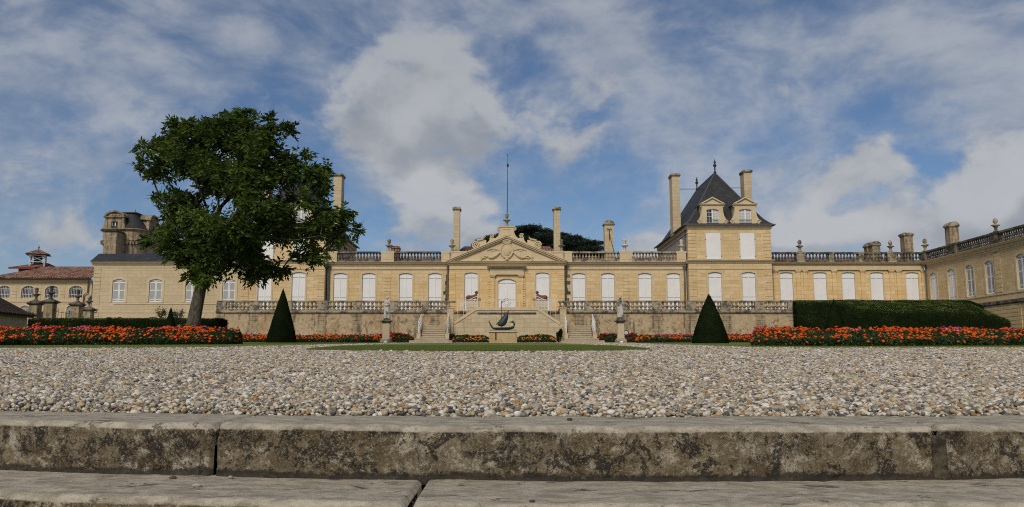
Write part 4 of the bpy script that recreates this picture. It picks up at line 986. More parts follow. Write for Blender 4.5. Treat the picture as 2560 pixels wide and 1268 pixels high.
def terrace_balustrade(s, lab):
    root = thing('stone_balustrade', lab, 'balustrade', (s*18, YT, ZFL+.14), group='terrace balustrades')
    xi = PX(1395, YT, 760); xo = PX(1991, YT, 760); z0, z1 = ZFL+.142, ZRAIL
    u0, u1 = sorted((s*xi, s*xo)); m = MB(fr); m.box(u0, u1, -.12, .20, z1-.16, z1-.05); m.box(u0-.0, u1, -.15, .23, z1-.049, z1); m.build('rail', LICH, root)
    m = MB(fr); m.box(u0, u1, -.11, .19, z0, z0+.10); m.build('base', LICH, root)
    bays = [(1395, 1460), (1477, 1541), (1566, 1629), (1652, 1714), (1739, 1801), (1826, 1886), (1909, 1968)]
    if s < 0: bays = [(1408, 1462), (1480, 1540), (1567, 1629), (1652, 1714), (1739, 1801), (1826, 1886), (1909, 1968)]
    bm = baluster_mesh(z1-.16-z0-.10, .188, LICH, 'terrace')
    for (a_, b_) in bays:
        A, B2 = PX(a_, YT, 760), PX(b_, YT, 760)
        for i in range(6): put('baluster', bm, root, (s*(A+(B2-A)*(i+.5)/6), YT+.04, z0+.10), random.random())
    for (p_, n_) in zip(bays, bays[1:]+[(1992, 0)]):
        A, B2 = sorted((s*PX(p_[1], YT, 760), s*PX(n_[0], YT, 760))); m = MB(fr)
        m.box(A+.02, B2-.02, -.13, .21, z0+.003, z1-.165)
        if B2-A > .7: m.box(A+.14, B2-.14, -.16, -.131, z0+.15, z1-.26); 
        if abs(A) > 6 and B2-A > .9: m.box(A+.01, A+.12, -.17, -.131, z0+.1, z1-.2); m.box(B2-.12, B2-.01, -.17, -.131, z0+.1, z1-.2)
        m.build('pedestal', LICH, root)
    return root
terrace_balustrade(1, 'weathered balustrade on the terrace wall below the pavilion with two visible dormers')
terrace_balustrade(-1, 'weathered balustrade on the terrace wall on the big tree side of the stairs')
# double stair
YL0 = 75.8
xs0, xs1 = PX(1419, 75, 820), PX(1477, 75, 820); zland = PZ(814, 75.5); y00 = 72.7; zb = gz(y00)
def stair(s, lab, mirrored=False):
    root = thing('stone_stair', lab, 'stairs', (s*(xs0+xs1)/2, y00, zb), group='lower stair flights')
    n = 9; rh = (zland-zb)/n; td = .33
    for i in range(n):
        ex = .95 if i == 0 else (.50 if i == 1 else 0); y = y00+td*i
        a_, b_ = sorted((s*(xs0-ex*.75), s*(xs1+ex))); m = MB()
        m.box(a_, b_, y, y00+td*n, zb+rh*i-(.1 if i == 0 else 0), zb+rh*(i+1)-.045); m.box(a_-.0, b_+.0, y-.035, y00+td*n, zb+rh*(i+1)-.0449, zb+rh*(i+1))
        m.build('step', STEPST, root)
    a_, b_ = sorted((s*(xs0-.12), s*(xs1+.06))); m = MB(); m.box(a_, b_, y00+td*n+.001, YT-.06, ZG-.2, zland-.01); m.build('landing', STEPST, root)
    for xx, w in ((xs0-.30, .26), (xs1+.12, .26)):
        m = MB(); a_, b_ = sorted((s*(xx-w*.4), s*(xx+w*.9))); m.box(a_, b_, y00+td*1.6, y00+td*2.6, zb+.2, zb+rh*2+.42); m.box(a_-.03, b_+.03, y00+td*1.5, y00+td*2.7, zb+rh*2+.421, zb+rh*2+.47); m.build('pedestal', PLINTH, root)
        c = MB(); a_, b_ = sorted((s*(xx-.02), s*(xx+.22)))
        c.poly([(a_, y00+td*2.6, zb), (a_, y00+td*n, zb), (a_, y00+td*n, zland+.10), (a_, y00+td*2.6, zb+rh*2.2+.16)]); c.poly([(b_, y00+td*2.6, zb), (b_, y00+td*2.6, zb+rh*2.2+.16), (b_, y00+td*n, zland+.10), (b_, y00+td*n, zb)])
        c.poly([(a_, y00+td*2.6, zb+rh*2.2+.16), (a_, y00+td*n, zland+.10), (b_, y00+td*n, zland+.10), (b_, y00+td*2.6, zb+rh*2.2+.16)]); c.build('string_wall', STEPST, root)
        r = MB(); X_ = s*(xx+.10); yA, yB = y00+td*2.1, y00+td*n+.2; zA, zB = zb+rh*2+.47, zland+.12; hA = 1.0
        r.tube([(X_, yA, zA), (X_, yA, zA+hA)], .03, 6); r.tube([(X_, yB, zB-.1), (X_, yB, zB+.92)], .03, 6)
        r.tube([(X_, yA-.1, zA+hA-.1), (X_, yA, zA+hA), (X_, yB, zB+.92)], .035, 6); r.tube([(X_, yA, zA+.10), (X_, yB, zB+.05)], .022, 5); r.tube([(X_, yA, zA+hA-.14), (X_, yB, zB+.78)], .016, 5)
        for k in range(1, 12):
            w_ = k/12; yy = yA+(yB-yA)*w_; z1_ = zA+.10+(zB+.05-zA-.10)*w_; z2_ = zA+hA-.14+(zB+.78-zA-hA+.14)*w_
            r.tube([(X_, yy, z1_), (X_, yy, z2_)], .014, 5)
            if k % 2: r.tube([(X_, yy+.11*math.cos(i*.6), (z1_+z2_)/2+.17*math.sin(i*.6)) for i in range(11)], .014, 5)
        r.build('railing', WHITE, root)
    return root
stair(1, 'stone stair flight with white railings on the pavilion side of the bronze ship')
stair(-1, 'stone stair flight with white railings on the big tree side of the bronze ship')
# central landing block with sloped parapets
root = thing('stair_landing', 'central stone stair block with sloping parapets and dark ledge below the white front door', 'stair landing', (0, YL0, gz(YL0)))
A = [(1133, 806), (1190, 768.5), (1344, 768.5), (1401, 806)]
pts = [(P(px, py, YL0).x, P(px, py, YL0).z) for px, py in A]; xm = (pts[3][0]-pts[0][0])/2
ptop, plow = pts[1][1], pts[0][1]; xin = (pts[2][0]-pts[1][0])/2
m = MB(Frame(0, YL0)); zb0 = gz(YL0)-.3; cp = .28
m.prism([(-xm, zb0), (xm, zb0), (xm, plow-cp), (xin, ptop-cp), (-xin, ptop-cp), (-xm, plow-cp)], 0, .45); m.build('wall', LANDST, root)
m = MB(Frame(0, YL0))
m.prism([(-xm, plow-cp+.002), (-xin, ptop-cp+.002), (xin, ptop-cp+.002), (xm, plow-cp+.002), (xm, plow), (xin, ptop), (-xin, ptop), (-xm, plow)], -.06, .50)
m.parts('parapet_coping', TRIM, root)
zl = PZ(784, YL0); m = MB(Frame(0, YL0)); m.box(-xin+.15, xin-.15, -.12, .01, zl, zl+.09); m.build('ledge', DARKL, root)
m = MB(Frame(0, YL0))
for u in (-3.45, -1.2, 1.2, 3.45): m.box(u-.28, u+.28, -.03, .012, gz(YL0)-.1, zl-.25)
m.parts('wall_pier', PALE, root)
m = MB(); m.box(-xin, xin, YL0+.46, YT+.3, ZG-.3, ptop-.35)
for s in (-1, 1):
    for i in range(9): a_, b_ = sorted((s*(xin+.001), s*(xin+.22*(9-i)))); m.box(a_, b_, YL0+.46, YT-.21, ZG-.3+.001*i, zland+(ptop-.35-zland)*(i+1)/10)
m.build('step', STEPST, root)
m = MB()
for s in (-1, 1):
    u = s*PX(1408, YL0, 800); m.box(u-.29, u+.29, YL0-.15, YL0+.45, gz(75)-.2, PZ(772, YL0)); m.box(u-.35, u+.35, YL0-.21, YL0+.51, PZ(772, YL0)+.001, PZ(769, YL0)); m.box(u-.33, u+.33, YL0-.18, YL0+.48, PZ(806, YL0)-.05, PZ(806, YL0)+.03)
m.parts('newel_pier', PALE, root)
for s in (-1, 1):
    r = MB(); Y_ = YL0+.62; xa, xb = s*PX(1340, Y_, 760), s*PX(1389.5, Y_, 760); zt_, zb_ = PZ(750.5, Y_), PZ(773.5, Y_)
    def zslope(x): t_ = min(1, max(0, (abs(x)-xin)/(xm-xin))); return ptop+(plow-ptop)*t_-.1
    r.tube([(xa, Y_, zt_), (xb, Y_, zt_)], .03, 5); r.tube([(xa, Y_, zb_), (xb, Y_, zb_)], .03, 5); r.tube([(xa, Y_, zt_-.1), (xb, Y_, zt_-.1)], .012, 5)
    for k in range(8):
        x = xa+(xb-xa)*k/7; r.tube([(x, Y_, min(zb_, zslope(x)) if k in (0, 2, 5, 7) else zb_), (x, Y_, zt_)], .022 if k in (0, 7) else .014, 5)
        if k < 7:
            for zz, ph in ((zb_+.30, 0), (zb_+.62, 3.1)): r.tube([(x+(xb-xa)/14+.10*math.cos(i*.6+ph)*(1-i/20), Y_, zz+.15*math.sin(i*.6+ph)*(1-i/20)) for i in range(13)], .014, 5)
    r.tube([(xa, Y_, zt_), (xa, Y_, PZ(739.5, Y_))], .03, 6); r.tube([(xa, Y_, PZ(740, Y_)), (xa+(xb-xa)*.45, Y_, zt_)], .03, 6); r.ell((xa, Y_, PZ(737.5, Y_)), (.06, .06, .08), 8, 6)
    r.build('railing', WHITE, root)
r = MB()
for px in (1209, 1228, 1299, 1318): x = PX(px, YL0+.3, 760); r.tube([(x, YL0+.3, ptop), (x, YL0+.3, PZ(751, YL0))], .016, 5)
r.parts('rope_post', WHITE, root)
# ================================================================ figures
def skin(name, nodes, edges, mat, parent=None, loc=(0,0,0), rotz=0, scl=1, mirror=False, vox=.022):
    """one continuous body: tapered limbs and round masses fused into a single surface"""
    k = -1 if mirror else 1; m = MB(); P_ = [Vector((x*k, y, z))*scl for x, y, z, r in nodes]; R_ = [n[3]*scl for n in nodes]
    for p, r in zip(P_, R_): m.ell(p, (r, r, r), 12, 8)
    for a_, b_ in edges:
        n = 5; m.tube([P_[a_].lerp(P_[b_], i/n) for i in range(n+1)], [R_[a_]+(R_[b_]-R_[a_])*i/n for i in range(n+1)], 10)
    me = m.mesh(name, mat, True); bm = bmesh.new(); bm.from_mesh(me); bmesh.ops.recalc_face_normals(bm, faces=bm.faces); bm.to_mesh(me); bm.free()
    o = put(name, me, parent, loc)
    md = o.modifiers.new('fuse', 'REMESH'); md.mode = 'VOXEL'; md.voxel_size = vox*scl; md.use_smooth_shade = True
    sm = o.modifiers.new('soft', 'SMOOTH'); sm.iterations = 2; sm.factor = .5
    return o
def statue(px, py, top, lab, plab, kind):
    b = G(px, py); Y = b.y
    zc = PZ(797.5 if kind == 0 else 795, Y); zt = PZ(741 if kind == 0 else 739.5, Y); x = PX(px, Y, 800)
    root = thing('statue_pedestal', plab, 'pedestal', (b.x, Y, gz(Y)))
    m = MB(); m.box(x-.42, x+.42, Y-.42, Y+.42, gz(Y)-.05, gz(Y)+.22); m.taper(x, Y, gz(Y)+.221, gz(Y)+.36, .40, .40, .29, .29); m.build('base', LICH, root, bevel=.02)
    m = MB(); zz = PZ(809, Y); m.box(x-.265, x+.265, Y-.265, Y+.265, gz(Y)+.361, zz); m.build('shaft', PLINTH, root, bevel=.01)
    m = MB(); m.box(x-.29, x+.29, Y-.29, Y+.29, zz+.001, zz+.09); m.box(x-.32, x+.32, Y-.32, Y+.32, zz+.091, zz+.14); zcap = zz+.14
    m.box(x-.40, x+.40, Y-.40, Y+.40, zcap+.001, zcap+.07); m.taper(x, Y, zcap+.071, zc-.05, .38, .38, .24, .24); m.taper(x, Y, zc-.049, zc+.02, .22, .22, .20, .20); m.build('cap', DARKL, root, bevel=.012)
    m = MB(); m.box(x-.10, x+.10, Y-.47, Y-.43, gz(Y)+.0, gz(Y)+.13); m.build('plaque', WHITE, root)
    st = thing('statue', lab, 'statue', (x, Y, zc+.02), group=None); k = (zt-zc-.02)/1.72
    if kind == 0:
        N = [(0,0,.92,.135),(.0,0,1.08,.105),(-.01,-.01,1.28,.13),(.0,-.01,1.45,.05),(.02,-.03,1.56,.085),(.03,-.02,1.65,.08),(-.15,0,1.37,.058),(.15,0,1.37,.058),(-.21,-.03,1.13,.047),(-.08,-.17,1.05,.036),(.22,-.03,1.14,.047),(.10,-.17,1.20,.036),(-.07,-.05,.5,.085),(-.09,-.02,.06,.06),(.08,0,.5,.09),(.07,.02,.06,.06)]
    else:
        N = [(0,0,.92,.14),(-.01,0,1.08,.11),(-.01,-.01,1.28,.135),(.0,-.01,1.45,.05),(-.01,-.03,1.56,.085),(-.01,-.02,1.65,.08),(-.16,0,1.37,.058),(.16,0,1.37,.058),(-.22,-.02,1.12,.047),(-.10,-.19,.98,.036),(.24,.0,1.14,.047),(.10,-.17,1.02,.036),(-.06,-.04,.5,.085),(-.07,-.06,.06,.06),(.08,0,.5,.09),(.09,.02,.06,.06)]
    E = [(0,1),(1,2),(2,3),(3,4),(4,5),(2,6),(2,7),(6,8),(8,9),(7,10),(10,11),(0,12),(12,13),(0,14),(14,15)]
    skin('body', N, E, STATST, st, (x, Y, zc+.02), scl=k)
    m = MB(); seg, rows = 26, 16; n = len(m.v)
    for j in range(rows+1):
        w = j/rows; z = 1.02-.99*w; rad = .165+.035*math.sin(w*2.6)+.03*w
        for i in range(seg):
            a_ = 2*math.pi*i/seg; f = .028*math.sin(a_*6+w*(5.5 if kind == 0 else .6))+.02*math.sin(a_*3-w*4)
            m.v.append((x+(.02*math.sin(w*3)+(rad+f)*math.cos(a_)*1.05)*k, Y+(rad+f)*math.sin(a_)*.9*k, zc+.02+z*k))
    for j in range(rows):
        for i in range(seg): a_, b_ = n+j*seg+i, n+j*seg+(i+1)%seg; m.f.append((a_, b_, b_+seg, a_+seg))
    m.build('drapery', STATST, st, True)
    m = MB()
    if kind == 0: m.tube([(x-.15*k, Y-.14*k, zc+1.08*k), (x, Y-.2*k, zc+1.0*k), (x+.16*k, Y-.15*k, zc+1.1*k), (x+.2*k, Y, zc+1.22*k), (x+.1*k, Y+.12*k, zc+1.35*k)], [.05*k,.06*k,.055*k,.05*k,.04*k], 8); m.build('sash', STATST, st, True)
    m = MB(); m.ell((x+.01*k, Y+.03*k, zc+.02+1.63*k), (.105*k, .11*k, .10*k)); m.ell((x+.02*k, Y+.09*k, zc+.02+1.56*k), (.07*k,.07*k,.07*k))
    if kind: m.ell((x+.03*k, Y+.09*k, zc+.02+1.47*k), (.10*k, .07*k, .17*k))
    m.build('hair', STATST if kind == 0 else LICH, st, True)
    m = MB(); zf = zc+.02+1.585*k; m.taper(x+.012*k, Y-.105*k, zf-.03*k, zf+.02*k, .014*k, .02*k, .008*k, .008*k); m.ell((x+.012*k, Y-.10*k, zf-.055*k), (.022*k,.012*k,.009*k), 8, 6)
    for q_ in (-1, 1): m.ell((x+(.012+.032*q_)*k, Y-.098*k, zf+.022*k), (.014*k,.01*k,.010*k), 8, 6)
    m.build('face', STATST, st, True)
    return b
statue(966.5, 857.5, 741, 'pale draped stone statue with swirling robe and dark lichened chest', 'square stone pedestal carrying the statue with the swirling robe', 0)
sb = statue(1551, 857.0, 740, 'stone statue with long dark hair, brown torso and straight pale skirt', 'square stone pedestal carrying the long haired statue', 1)
root = thing('flood_light', 'round black garden floodlight beside the long haired statue pedestal', 'floodlight', (PX(1565, sb.y+3), sb.y+3, gz(sb.y+3)))
x, y = PX(1565.3, sb.y+3, 832), sb.y+3; z = PZ(832, y)
m = MB(Frame()); m.tube([(x,y,gz(y)-.05),(x,y,z-.16)], .03, 6); m.tube([(x,y-.06,z),(x,y+.12,z)], [.21,.13], 14); m.build('housing', IRON, root)
m = MB(); m.tube([(x,y-.075,z),(x,y-.062,z)], .15, 14); m.build('lens', GREYW, root)
def sphinx(s, lab, plab):
    Y = YT+.05-1.6; Y = 78.0; zt = PZ(727.5, Y); zb = PZ(749.8, Y); x = s*PX(1351.5, Y, 740); k = (zt-zb)/.96
    root = thing('sphinx_plinth', plab, 'plinth', (x, Y, ptop-.35), group='sphinx plinths')
    m = MB(); m.box(x-.62, x+.66, Y-.32, Y+.32, ZG+.5, zb-.08); m.box(x-.68, x+.72, Y-.37, Y+.37, zb-.079, zb); m.build('block', PALE, root)
    o = thing('sphinx', lab, 'sphinx statue', (x, Y, zb))
    N = [(-.40,0,.24,.23),(-.08,0,.25,.20),(.20,0,.36,.20),(.28,0,.60,.11),(.32,0,.77,.125),(.30,0,.84,.12),(.26,-.16,.30,.09),(.36,-.17,.09,.07),(.64,-.17,.06,.06),(.26,.16,.30,.09),(.36,.17,.09,.07),(.64,.17,.06,.06),(-.38,-.20,.22,.15),(-.12,-.24,.10,.08),(-.34,-.26,.05,.06),(-.38,.20,.22,.15),(-.12,.24,.10,.08),(-.34,.26,.05,.06)]
    N = [(x_*1.25, y_, z_, r_*1.12) for x_, y_, z_, r_ in N]
    E = [(0,1),(1,2),(2,3),(3,4),(4,5),(2,6),(6,7),(7,8),(2,9),(9,10),(10,11),(0,12),(12,13),(13,14),(0,15),(15,16),(16,17)]
    skin('body', N, E, REDST, o, (x, Y, zb), scl=k, mirror=(s > 0))
    m = MB(); q = -s
    m.ell((x+q*.36*k, Y, zb+.85*k), (.14*k,.145*k,.12*k)); m.ell((x+q*.28*k, Y, zb+.78*k), (.10*k,.10*k,.09*k)); m.build('hair', REDST, o, True)
    m = MB(); m.taper(x+q*.56*k, Y, zb+.755*k, zb+.80*k, .025*k, .018*k, .008*k, .01*k); m.ell((x+q*.53*k, Y, zb+.725*k), (.015*k,.03*k,.012*k), 8, 6); m.build('face', REDST, o, True)
    m = MB(); m.tube([(x-q*.70*k, Y, zb+.12*k), (x-q*.76*k, Y-.12*k, zb+.05*k), (x-q*.6*k, Y-.3*k, zb+.05*k), (x-q*.3*k, Y-.33*k, zb+.05*k)], .035*k, 6); m.build('tail', REDST, o, True)
sphinx(-1, 'red terracotta reclining sphinx facing the white front door, on the big tree side', 'stone plinth under the sphinx on the big tree side of the door')
sphinx(1, 'red terracotta reclining sphinx facing the white front door, on the pavilion side', 'stone plinth under the sphinx on the pavilion side of the door')
# ---------------------------------------------------------------- bronze ship
bs = G(1257.5, 858.2); YS = bs.y; x0, x1 = PX(1222.5, YS, 840), PX(1293, YS, 840); zt = PZ(826.5, YS); zg = gz(YS)
root = thing('ship_pedestal', 'low rectangular stone pedestal with dark drip stain under the bronze ship', 'pedestal', (bs.x, YS, zg))
m = MB(); m.box(x0, x1, YS, YS+.85, zg-.05, zg+.09); m.box(x0+.02, x1-.02, YS+.02, YS+.83, zg+.091, zt-.12); m.build('block', SHIPST, root, bevel=.012)
m = MB(); m.box(x0+.12, x1-.12, YS+.004, YS+.019, zg+.16, zg+.19); m.box(x0+.12, x0+.15, YS+.005, YS+.0195, zg+.19, zt-.2); m.box(x1-.15, x1-.12, YS+.005, YS+.0195, zg+.19, zt-.2); m.build('panel_moulding', SHIPST, root)
m = MB(); m.box(x0-.03, x1+.03, YS-.05, YS+.9, zt-.119, zt); m.build('cap', PLINTH, root, bevel=.015)
m = MB(); xs = PX(1240, YS, 835); m.box(xs-.05, xs+.04, YS+.012, YS+.0185, zg+.2, zt-.13); m.build('drip_stain', MORT, root)
o = thing('ship_sculpture', 'dark bronze sailing ship sculpture with griffin prow and leaning sail on stone pedestal', 'sculpture', ((x0+x1)/2, YS+.4, zt))
yc = YS+.42
def S(px, py): return (PX(px, yc, py), PZ(py, yc))
m = MB(); m.box(S(1224, 825)[0], S(1292, 825)[0], yc-.30, yc+.30, zt+.001, zt+.06); m.build('base_slab', BRONZE, o, bevel=.01)
zk = zt+.05
sec = [(1226.5,810,814,.03),(1229,815.5,820,.09),(1233,818.5,823.5,.15),(1240,819,824.6,.20),(1250,818.5,825,.22),(1262,818.5,825,.21),(1272,818,824.6,.17),(1280,816.5,823.6,.11),(1285,813,821,.06),(1286.5,809,816,.045)]
m = MB(); rings = []
for px, pt, pb, hw in sec:
    X_, zt_ = S(px, pt); zb_ = S(px, pb)[1]; rings.append([(X_, yc+hw*math.cos(math.pi*i/8), zt_-(zt_-zb_)*math.sin(math.pi*i/8)**.8) for i in range(9)])
loft(m, rings, True); m.f.append(tuple(range(9))); m.build('hull', BRONZE, o, True)
def T(pts): return [(S(*p)[0], yc, S(*p)[1]) for p in pts]
m = MB(); m.tube(T([(1230,818),(1226,811),(1223.2,805.5),(1222.4,802.5),(1223.6,801.4),(1225,803)]), [.07,.05,.035,.025,.022,.015], 8); m.build('stern_scroll', BRONZE, o, True)
m = MB(); m.tube(T([(1276,820),(1283,818),(1286.3,813),(1285.3,808.5),(1282,806)]), [.09,.085,.075,.06,.055], 10); m.ell((S(1280.5,805.2)[0], yc, S(1280,805.2)[1]), (.085,.055,.055)); m.tube(T([(1279,805.2),(1275,805.3),(1272.8,804.6)]), [.045,.028,.008], 8)
m.tube(T([(1275.5,806.2),(1274.5,807.6)]), [.02,.008], 6); m.tube(T([(1281.5,804.3),(1283,800.8)]), [.03,.012], 6); m.tube(T([(1282.5,804.5),(1286,802.6)]), [.03,.008], 6); m.tube(T([(1280.5,803.8),(1280.3,800.6)]), [.022,.008], 6); m.build('griffin_prow', BRONZE, o, True)
m = MB(); n = 14; mW = 8; Lp = [(1243,811.5),(1244.2,808),(1247,803.5),(1252,797),(1259,789),(1266,781.5),(1271.2,777)]; Rp = [(1247,815.8),(1255,816.8),(1262.5,814),(1267,807.5),(1270,798),(1271,787),(1271.6,777)]
n0 = len(m.v)
for i in range(7):
    for j in range(9):
        w = j/8; px = Lp[i][0]*(1-w)+Rp[i][0]*w; py = Lp[i][1]*(1-w)+Rp[i][1]*w; X_, Z_ = S(px, py); m.v.append((X_, yc-.10-.14*math.sin(w*math.pi)*math.sin(min(1,i/6+.1)*math.pi*.9), Z_))
for i in range(6):
    for j in range(8): a_ = n0+i*9+j; m.f.append((a_, a_+1, a_+10, a_+9))
sl = m.build('sail', BRONZE, o, True); md = sl.modifiers.new('thick', 'SOLIDIFY'); md.thickness = .03
m = MB(); m.tube(T([(1254.5,818),(1254.3,790),(1254,752.5)]), [.035,.03,.022], 8); m.tube([(S(1240,812)[0], yc-.06, S(1240,812)[1]), (S(1273,775.5)[0], yc-.06, S(1273,775.5)[1])], .02, 6); m.build('mast', BRONZE, o, True)
m = MB(); m.prism([S(1254,756.5), S(1258,756.2), S(1269,752.6), S(1262,754.6), S(1258,754.2), S(1254,753.4)], yc-.012, yc+.012); m.build('pennant', BRONZE, o)
# ================================================================ gate pillars and railings
labs = [('stout stone gate pillar with dark urn nearest the brown tiled lodge'), ('tallest stone gate pillar with broad dark cap and urn before the cellar windows'), ('stone gate pillar with dark bowl urn standing before the last cellar window'), ('shortest stone gate pillar with pine cone urn beside the service wing corner')]
gp = []
for (px, wpx, c0, c1, ut, Y), lab in zip([(88.5, 21, 755, 763.5, 719.5, 70), (125.5, 22, 751.5, 759.5, 714.5, 68), (193, 20, 758, 766.5, 725, 72), (222, 20, 771, 778.5, 738, 78)], labs):
    x = PX(px, Y, 770); w = wpx/F*Y; zc0, zc1, zu = PZ(c1, Y), PZ(c0, Y), PZ(ut, Y); gp.append((x, Y, w))
    root = thing('gate_pillar', lab, 'gate pillar', (x, Y, gz(Y)), group='gate pillars with urns')
    m = MB(); m.box(x-w/2, x+w/2, Y-w/2, Y+w/2, gz(Y)-.2, zc0); m.build('shaft', OLD, root, bevel=.02)
    m = MB(); m.taper(x, Y, zc0+.001, zc0+(zc1-zc0)*.45, w*.53, w*.53, w*.74, w*.74); m.box(x-w*.76, x+w*.76, Y-w*.76, Y+w*.76, zc0+(zc1-zc0)*.451, zc0+(zc1-zc0)*.75); m.taper(x, Y, zc0+(zc1-zc0)*.751, zc1+.1, w*.7, w*.7, w*.32, w*.32); m.build('cap', DARKL, root)
    put('urn', urn_mesh(zu-zc1-.1, LICH if px > 210 else DARKL, 'g'+str(px > 210), px > 210), root, (x, Y, zc1+.1))
for (A, B2, lab, hpx) in ((gp[0], gp[1], 'short iron railing between the lodge side pillar and the tallest gate pillar', 777), (gp[1], gp[2], 'iron gate railing between the tallest pillar and the bowl urn pillar', 777), (gp[2], gp[3], 'low iron railing between the bowl urn pillar and the pine cone urn pillar', 789)):
    root = thing('iron_railing', lab, 'iron railing', ((A[0]+B2[0])/2, (A[1]+B2[1])/2, gz(A[1])), group='iron railings between gate pillars')
    xa, xb = A[0]+A[2]/2, B2[0]-B2[2]/2; n = max(5, int((xb-xa)/.13)); zt = PZ(hpx, (A[1]+B2[1])/2); m = MB(); r_ = MB()
    for i in range(n+1):
        w = i/n; x = xa+(xb-xa)*w; y = A[1]+(B2[1]-A[1])*w; m.tube([(x, y, gz(y)), (x, y, zt+.08*math.sin(w*9.42))], .020, 5)
    m.build('bars', IRON, root)
    for z in (gz(A[1])+.25, zt-.18): r_.tube([(xa, A[1], z), (xb, B2[1], z)], .022, 5)
    r_.build('rail', IRON, root)
# ================================================================ near stone steps
def dstep(x): return 2.405 + .062*(x-.5)**2
HS = .173
def step_block(name, ua, ub, ztop, off, depth, rise, lab, seed, chip=0):
    cs = [];  # profile: (outward offset o from the front edge line, z, tread weight)
    rr = .020
    for i in range(30): w = i/29; cs.append((-(depth)*(1-w) - rr*w, 0, 1.0))
    for i in range(1, 8): a_ = math.pi/2*i/8; cs.append((-rr+rr*math.sin(a_), -rr+rr*math.cos(a_), 1-.5*i/8))
    nr = 34
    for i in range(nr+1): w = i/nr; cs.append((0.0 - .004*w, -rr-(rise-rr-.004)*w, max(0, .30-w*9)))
    K = len(cs); nx = int((ub-ua)/.0075); xs = np.linspace(ua, ub, nx)
    V = np.zeros((nx+4, K, 3)); Tn = np.zeros((nx+4, K)); To = np.zeros((nx+4, K))
    for ii in range(-2, nx+2):
        x = xs[min(max(ii, 0), nx-1)]; e = min(x-ua, ub-x); rt = 0
        inset = .25 if ii in (-2, nx+1) else 0
        for j, (o_, z_, tw) in enumerate(cs):
            rq = .013+.030*math.exp(-((j-35)/6)**2)*(.55+.6*mnoise.noise(Vector((ua*9+(5 if x-ua < .2 else 1), seed, 4)))); rt = max(0, rq-e); rt = rq-math.sqrt(max(0, rq**2-rt**2)) if rt > 0 else 0
            d = dstep(x)+off
            p = Vector((x*1.0, o_*1.0+seed*3.1, z_*1.0+seed))
            big = mnoise.noise(p*3.2)*.006 + mnoise.noise(p*11)*.0028; fine = mnoise.noise(p*42)*.0013 + mnoise.noise(p*95)*.0006
            pit = mnoise.noise(p*24+Vector((5,5,5))); pit = -max(0, pit-.40)*.028
            face = 1 if j >= 37 else (j-30)/7 if j > 30 else 0
            wear = -.0 + (mnoise.noise(Vector((x*2.3+seed, 7, 1)))*.008 + mnoise.noise(Vector((x*9+seed, 3, 1)))*.004)*(1-abs(j-34)/9 if abs(j-34) < 9 else 0)
            h = big+fine
            dy = -(o_) - face*(h*1.1+pit) - wear*.7 + rt*face + inset*face
            dz = z_ + (1-face)*(h*.55 + min(0, pit)*.25) + wear*.7 - rt*(1-face) - inset*(1-face)
            if face == 1 and z_ < -rise+.03: dy -= (.012 + .006*mnoise.noise(Vector((x*6, seed, 2))))*max(0, 1-(z_+rise)/.022)**.5
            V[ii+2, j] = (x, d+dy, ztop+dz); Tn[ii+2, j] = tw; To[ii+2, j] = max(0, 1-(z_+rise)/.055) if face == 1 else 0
    idx = np.arange((nx+4)*K).reshape(nx+4, K)
    Q = np.stack([idx[:-1,:-1], idx[:-1,1:], idx[1:,1:], idx[1:,:-1]], -1).reshape(-1, 4)
    me = npmesh(name, V.reshape(-1, 3), Q, STEP, Tn.reshape(-1), True); at = me.attributes.new('toe', 'FLOAT', 'POINT'); at.data.foreach_set('value', To.reshape(-1).astype(np.float32))
    return tag(put(name, me), lab, 'step stone', group='worn stone step blocks')
zs1, zs2 = -HS, -HS-.153
step_block('step_stone', -2.3, -.872, zs1, 0, .50, .170, 'brown lichened upper step stone beside the open vertical crack, away from the mortared joint', 1)
step_block('step_stone', -.862, 1.236, zs1, 0, .50, .170, 'longest upper step stone, between the open crack and the mortared joint', 2)
step_block('step_stone', 1.244, 3.0, zs1, 0.004, .50, .170, 'dark stained upper step stone beyond the mortared joint', 3)
step_block('step_stone', -2.2, -.243, zs2, -.395, .50, .16, 'pale lower step stone under the loose pebbles', 4)
step_block('step_stone', -.228, 2.6, zs2, -.39, .50, .16, 'pale lower step stone on the pavilion side of its slanting joint', 5)
m = MB()
for k in range(26):
    x0, x1 = -2.29+k*.2, -2.29+(k+1)*.2-.001; y = max(dstep(x0), dstep(x1)); m.box(x0, x1, y+.07, y+.48, -.6, zs1-.05); m.box(x0, x1, y-.33, y+.069, -.6, zs2-.05)
tag(m.build('step_foundation', MORT), 'dark packed earth showing in the joints between the step stones', 'foundation', kind='structure')
m = MB(); x = 1.24; m.box(x-.022, x+.022, dstep(x)-.006, dstep(x)+.08, zs1-.155, zs1-.03); tag(m.build('mortar_joint', speck('dark_mortar', (.052,.044,.030), (.125,.104,.070), 55, .95, (.028,.024,.018), .48, .60, bump=.6, bd=.01), bevel=.008), 'dark mortar filling the joint in the upper step', 'mortar')
def stone1(px, py, w, col, lab, ztop, tilt=0, k=(1,.7,.55)):
    d = ray(px, py); t = (ztop)/d[2]; c = Vector((d[0]*t, d[1]*t, ztop)); L_ = w/F*c.y/2
    m = MB(); m.ell((0,0,0), (L_*k[0], L_*k[1], L_*k[2]), 16, 10)
    m.v = [tuple(Vector(v)*(1+.16*mnoise.noise(Vector(v)/L_*1.1+Vector((px,0,0))))) for v in m.v]
    o = put('loose_pebble', m.mesh('loose_pebble', speck('loose_'+str(px), col, tuple(q*1.3 for q in col), 150, .75), True), None, (c.x, c.y, ztop+L_*k[2]*.85), tilt)
    tag(o, lab, 'pebble', group='loose pebbles on the steps')
